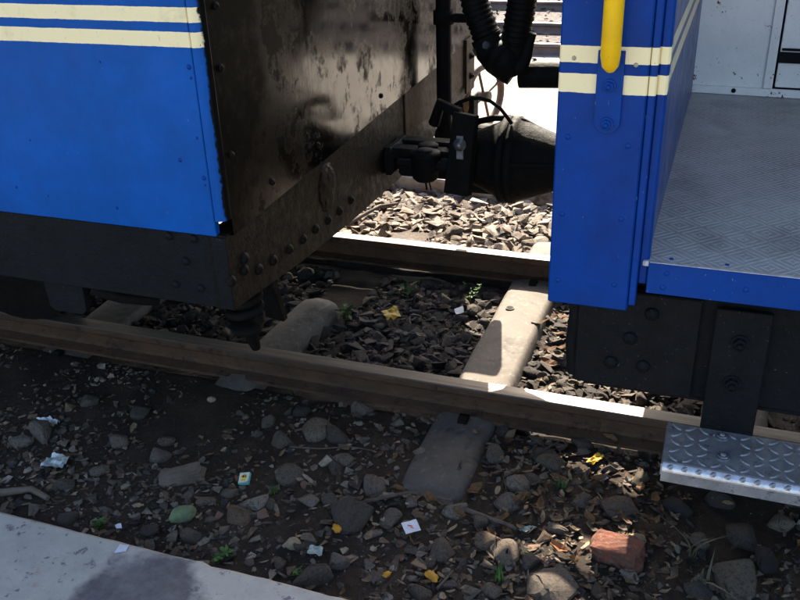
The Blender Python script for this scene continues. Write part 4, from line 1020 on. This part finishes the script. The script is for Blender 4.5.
def sheet(name, pix, mat, label, cat='litter', z=-.10, crumple=.006, mats=None, n=5):
    q = [at(x, y, 'Z', z) for x, y in pix]; mb = MB(); vs = []
    for i in range(n+1):
        for j in range(n+1):
            u, v = i/n, j/n; p = (q[0]*(1-u)+q[1]*u)*(1-v)+(q[3]*(1-u)+q[2]*u)*v
            h = max(gh(p.x, p.y)+.012, z-.01); vs.append((p.x, p.y, z+crumple*noise.noise((u*3+pix[0][0], v*3, 2))+crumple*.6*noise.noise((u*7, v*7+pix[0][1], 2))))
    mb.add(vs, [(i*(n+1)+j, (i+1)*(n+1)+j, (i+1)*(n+1)+j+1, i*(n+1)+j+1) for i in range(n) for j in range(n)], 0, False)
    # thickness
    k = len(vs); mb.add([(a, b, c-.0008) for a, b, c in vs], [(i*(n+1)+j, i*(n+1)+j+1, (i+1)*(n+1)+j+1, (i+1)*(n+1)+j) for i in range(n) for j in range(n)])
    return tag(obj(name, mb, mat, None, q[0]), label, cat)
pt = sheet('paper_label', ((401, 523), (416, 519), (421, 530), (406, 534)), 'paper', 'small white printed paper label with red mark lying on litter', 'paper', -.092, .002)
p = at(411, 526, 'Z', -.090); obj('red_mark', MB().box(p.x-.010, p.x+.004, p.y-.002, p.y+.002, -.0895, -.0892).box(p.x+.001, p.x+.009, p.y-.007, p.y-.004, -.0895, -.0892), 'red', pt)
sheet('foil_wrapper', ((40, 466), (52, 453), (70, 456), (62, 468)), 'foil', 'crumpled silver foil wrapper on dark soil', 'wrapper', -.093, .022, n=7)
sheet('foil_strip', ((36, 418), (48, 417), (60, 420), (56, 424)), 'foil', 'twisted silver foil strip above the crumpled wrapper', 'wrapper', -.095, .014)
sheet('white_chip', ((114, 553), (120, 544), (129, 545), (126, 551)), 'paper', 'white torn chip lying on the concrete platform edge', 'paper', KZ+.003, .001, n=2)
sheet('white_scrap', ((115, 525), (121, 523), (122, 528), (116, 528)), 'paper', 'tiny white scrap beside the green weed', 'paper', -.10, .003, n=2)
sheet('yellow_scrap', ((586, 462), (597, 453), (604, 456), (594, 464)), 'yellow_scrap', 'yellow and white wrapper scrap in the shade near the rail', 'wrapper', -.09, .012)
sheet('blue_scrap', ((601, 476), (605, 473), (609, 478), (604, 480)), 'blue_scrap', 'small blue scrap below the yellow wrapper', 'wrapper', -.095, .004, n=2)
sheet('green_scrap', ((519, 529), (530, 525), (537, 527), (526, 532)), 'green_scrap', 'pale green foil scrap beside the dark twig end', 'wrapper', -.095, .008)
sheet('green_wrapper', ((307, 553), (310, 545), (323, 547), (322, 555)), 'green_scrap', 'white and green wrapper piece in front of platform corner', 'wrapper', -.095, .008)
sheet('white_wrapper', ((454, 309), (463, 306), (464, 312), (456, 314)), 'paper', 'white scrap beside the sleeper between the rails', 'paper', -.115, .004, n=2)
sheet('gold_wrapper', ((381, 311), (396, 306), (401, 316), (388, 320)), 'yellow_scrap', 'gold wrapper lit by sun on the shaded track bed', 'wrapper', -.105, .014)
def peel(px, py, w, label, z=-.10):
    p = at(px, py, 'Z', z); ww = w/FPX*(p-EYE).length; b = bmesh.new(); bmesh.ops.create_icosphere(b, subdivisions=3, radius=.5)
    for v in b.verts:
        c = v.co; k = 1+.75*noise.noise(c*3+Vector((px, 0, 0))); v.co = Vector((c.x*ww*k, c.y*ww*.65*k, (abs(c.z)*.5-.1+.12*noise.noise(c*5))*ww))
    mb = MB(); mb.bm(b, 0, True); b.free()
    return tag(put('fruit_peel', mb.mesh('fruit_peel', ['orange_peel']), None, (p.x, p.y, gh(p.x, p.y)+.012), (0, 0, px*.1)), label, 'peel')
peel(432, 577, 14, 'yellow orange peel piece beside the short twig'); peel(387, 574, 9, 'small orange peel piece left of the yellow one, by a grey pebble'); peel(337, 527, 13, 'flat orange peel piece under the long flat stone')
# matchbox
p = at(245, 478, 'Z', -.10); rz = radians(14)
mx = thing('matchbox', (p.x, p.y, gh(p.x, p.y)+.008), 'small teal and white matchbox with yellow printed label', 'matchbox'); mx.rotation_euler = (radians(18), radians(-8), rz)
L, Wd, Hh = .026, .038, .012; base = WL[mx.name]
def mbx(name, mb, mat): o = put(name, mb.mesh(name, [mat] if isinstance(mat, str) else mat), mx, base); return o
mbx('sleeve', MB().box(-L/2*1.25, L/2*1.25, -Wd/2, Wd/2, 0, Hh, .0008), 'teal')
mbx('label', MB().box(-L/2*1.12, L/2*1.12, -Wd/2+.003, Wd/2-.002, Hh+.0003, Hh+.0007), 'card')
mbx('picture', MB().lathe([(0, .0085), (.0004, .0085), (.0004, .0001)], (0, .002, Hh+.0009), (0, 0, 1), 16).box(-.008, .006, -.012, -.006, Hh+.0009, Hh+.0013), 'label_yellow')
mbx('print', MB().lathe([(0, .004), (.0003, .004), (.0003, .0001)], (-.002, .003, Hh+.0014), (0, 0, 1), 10).box(.004, .0065, -.002, .006, Hh+.0014, Hh+.0017), 'ink')
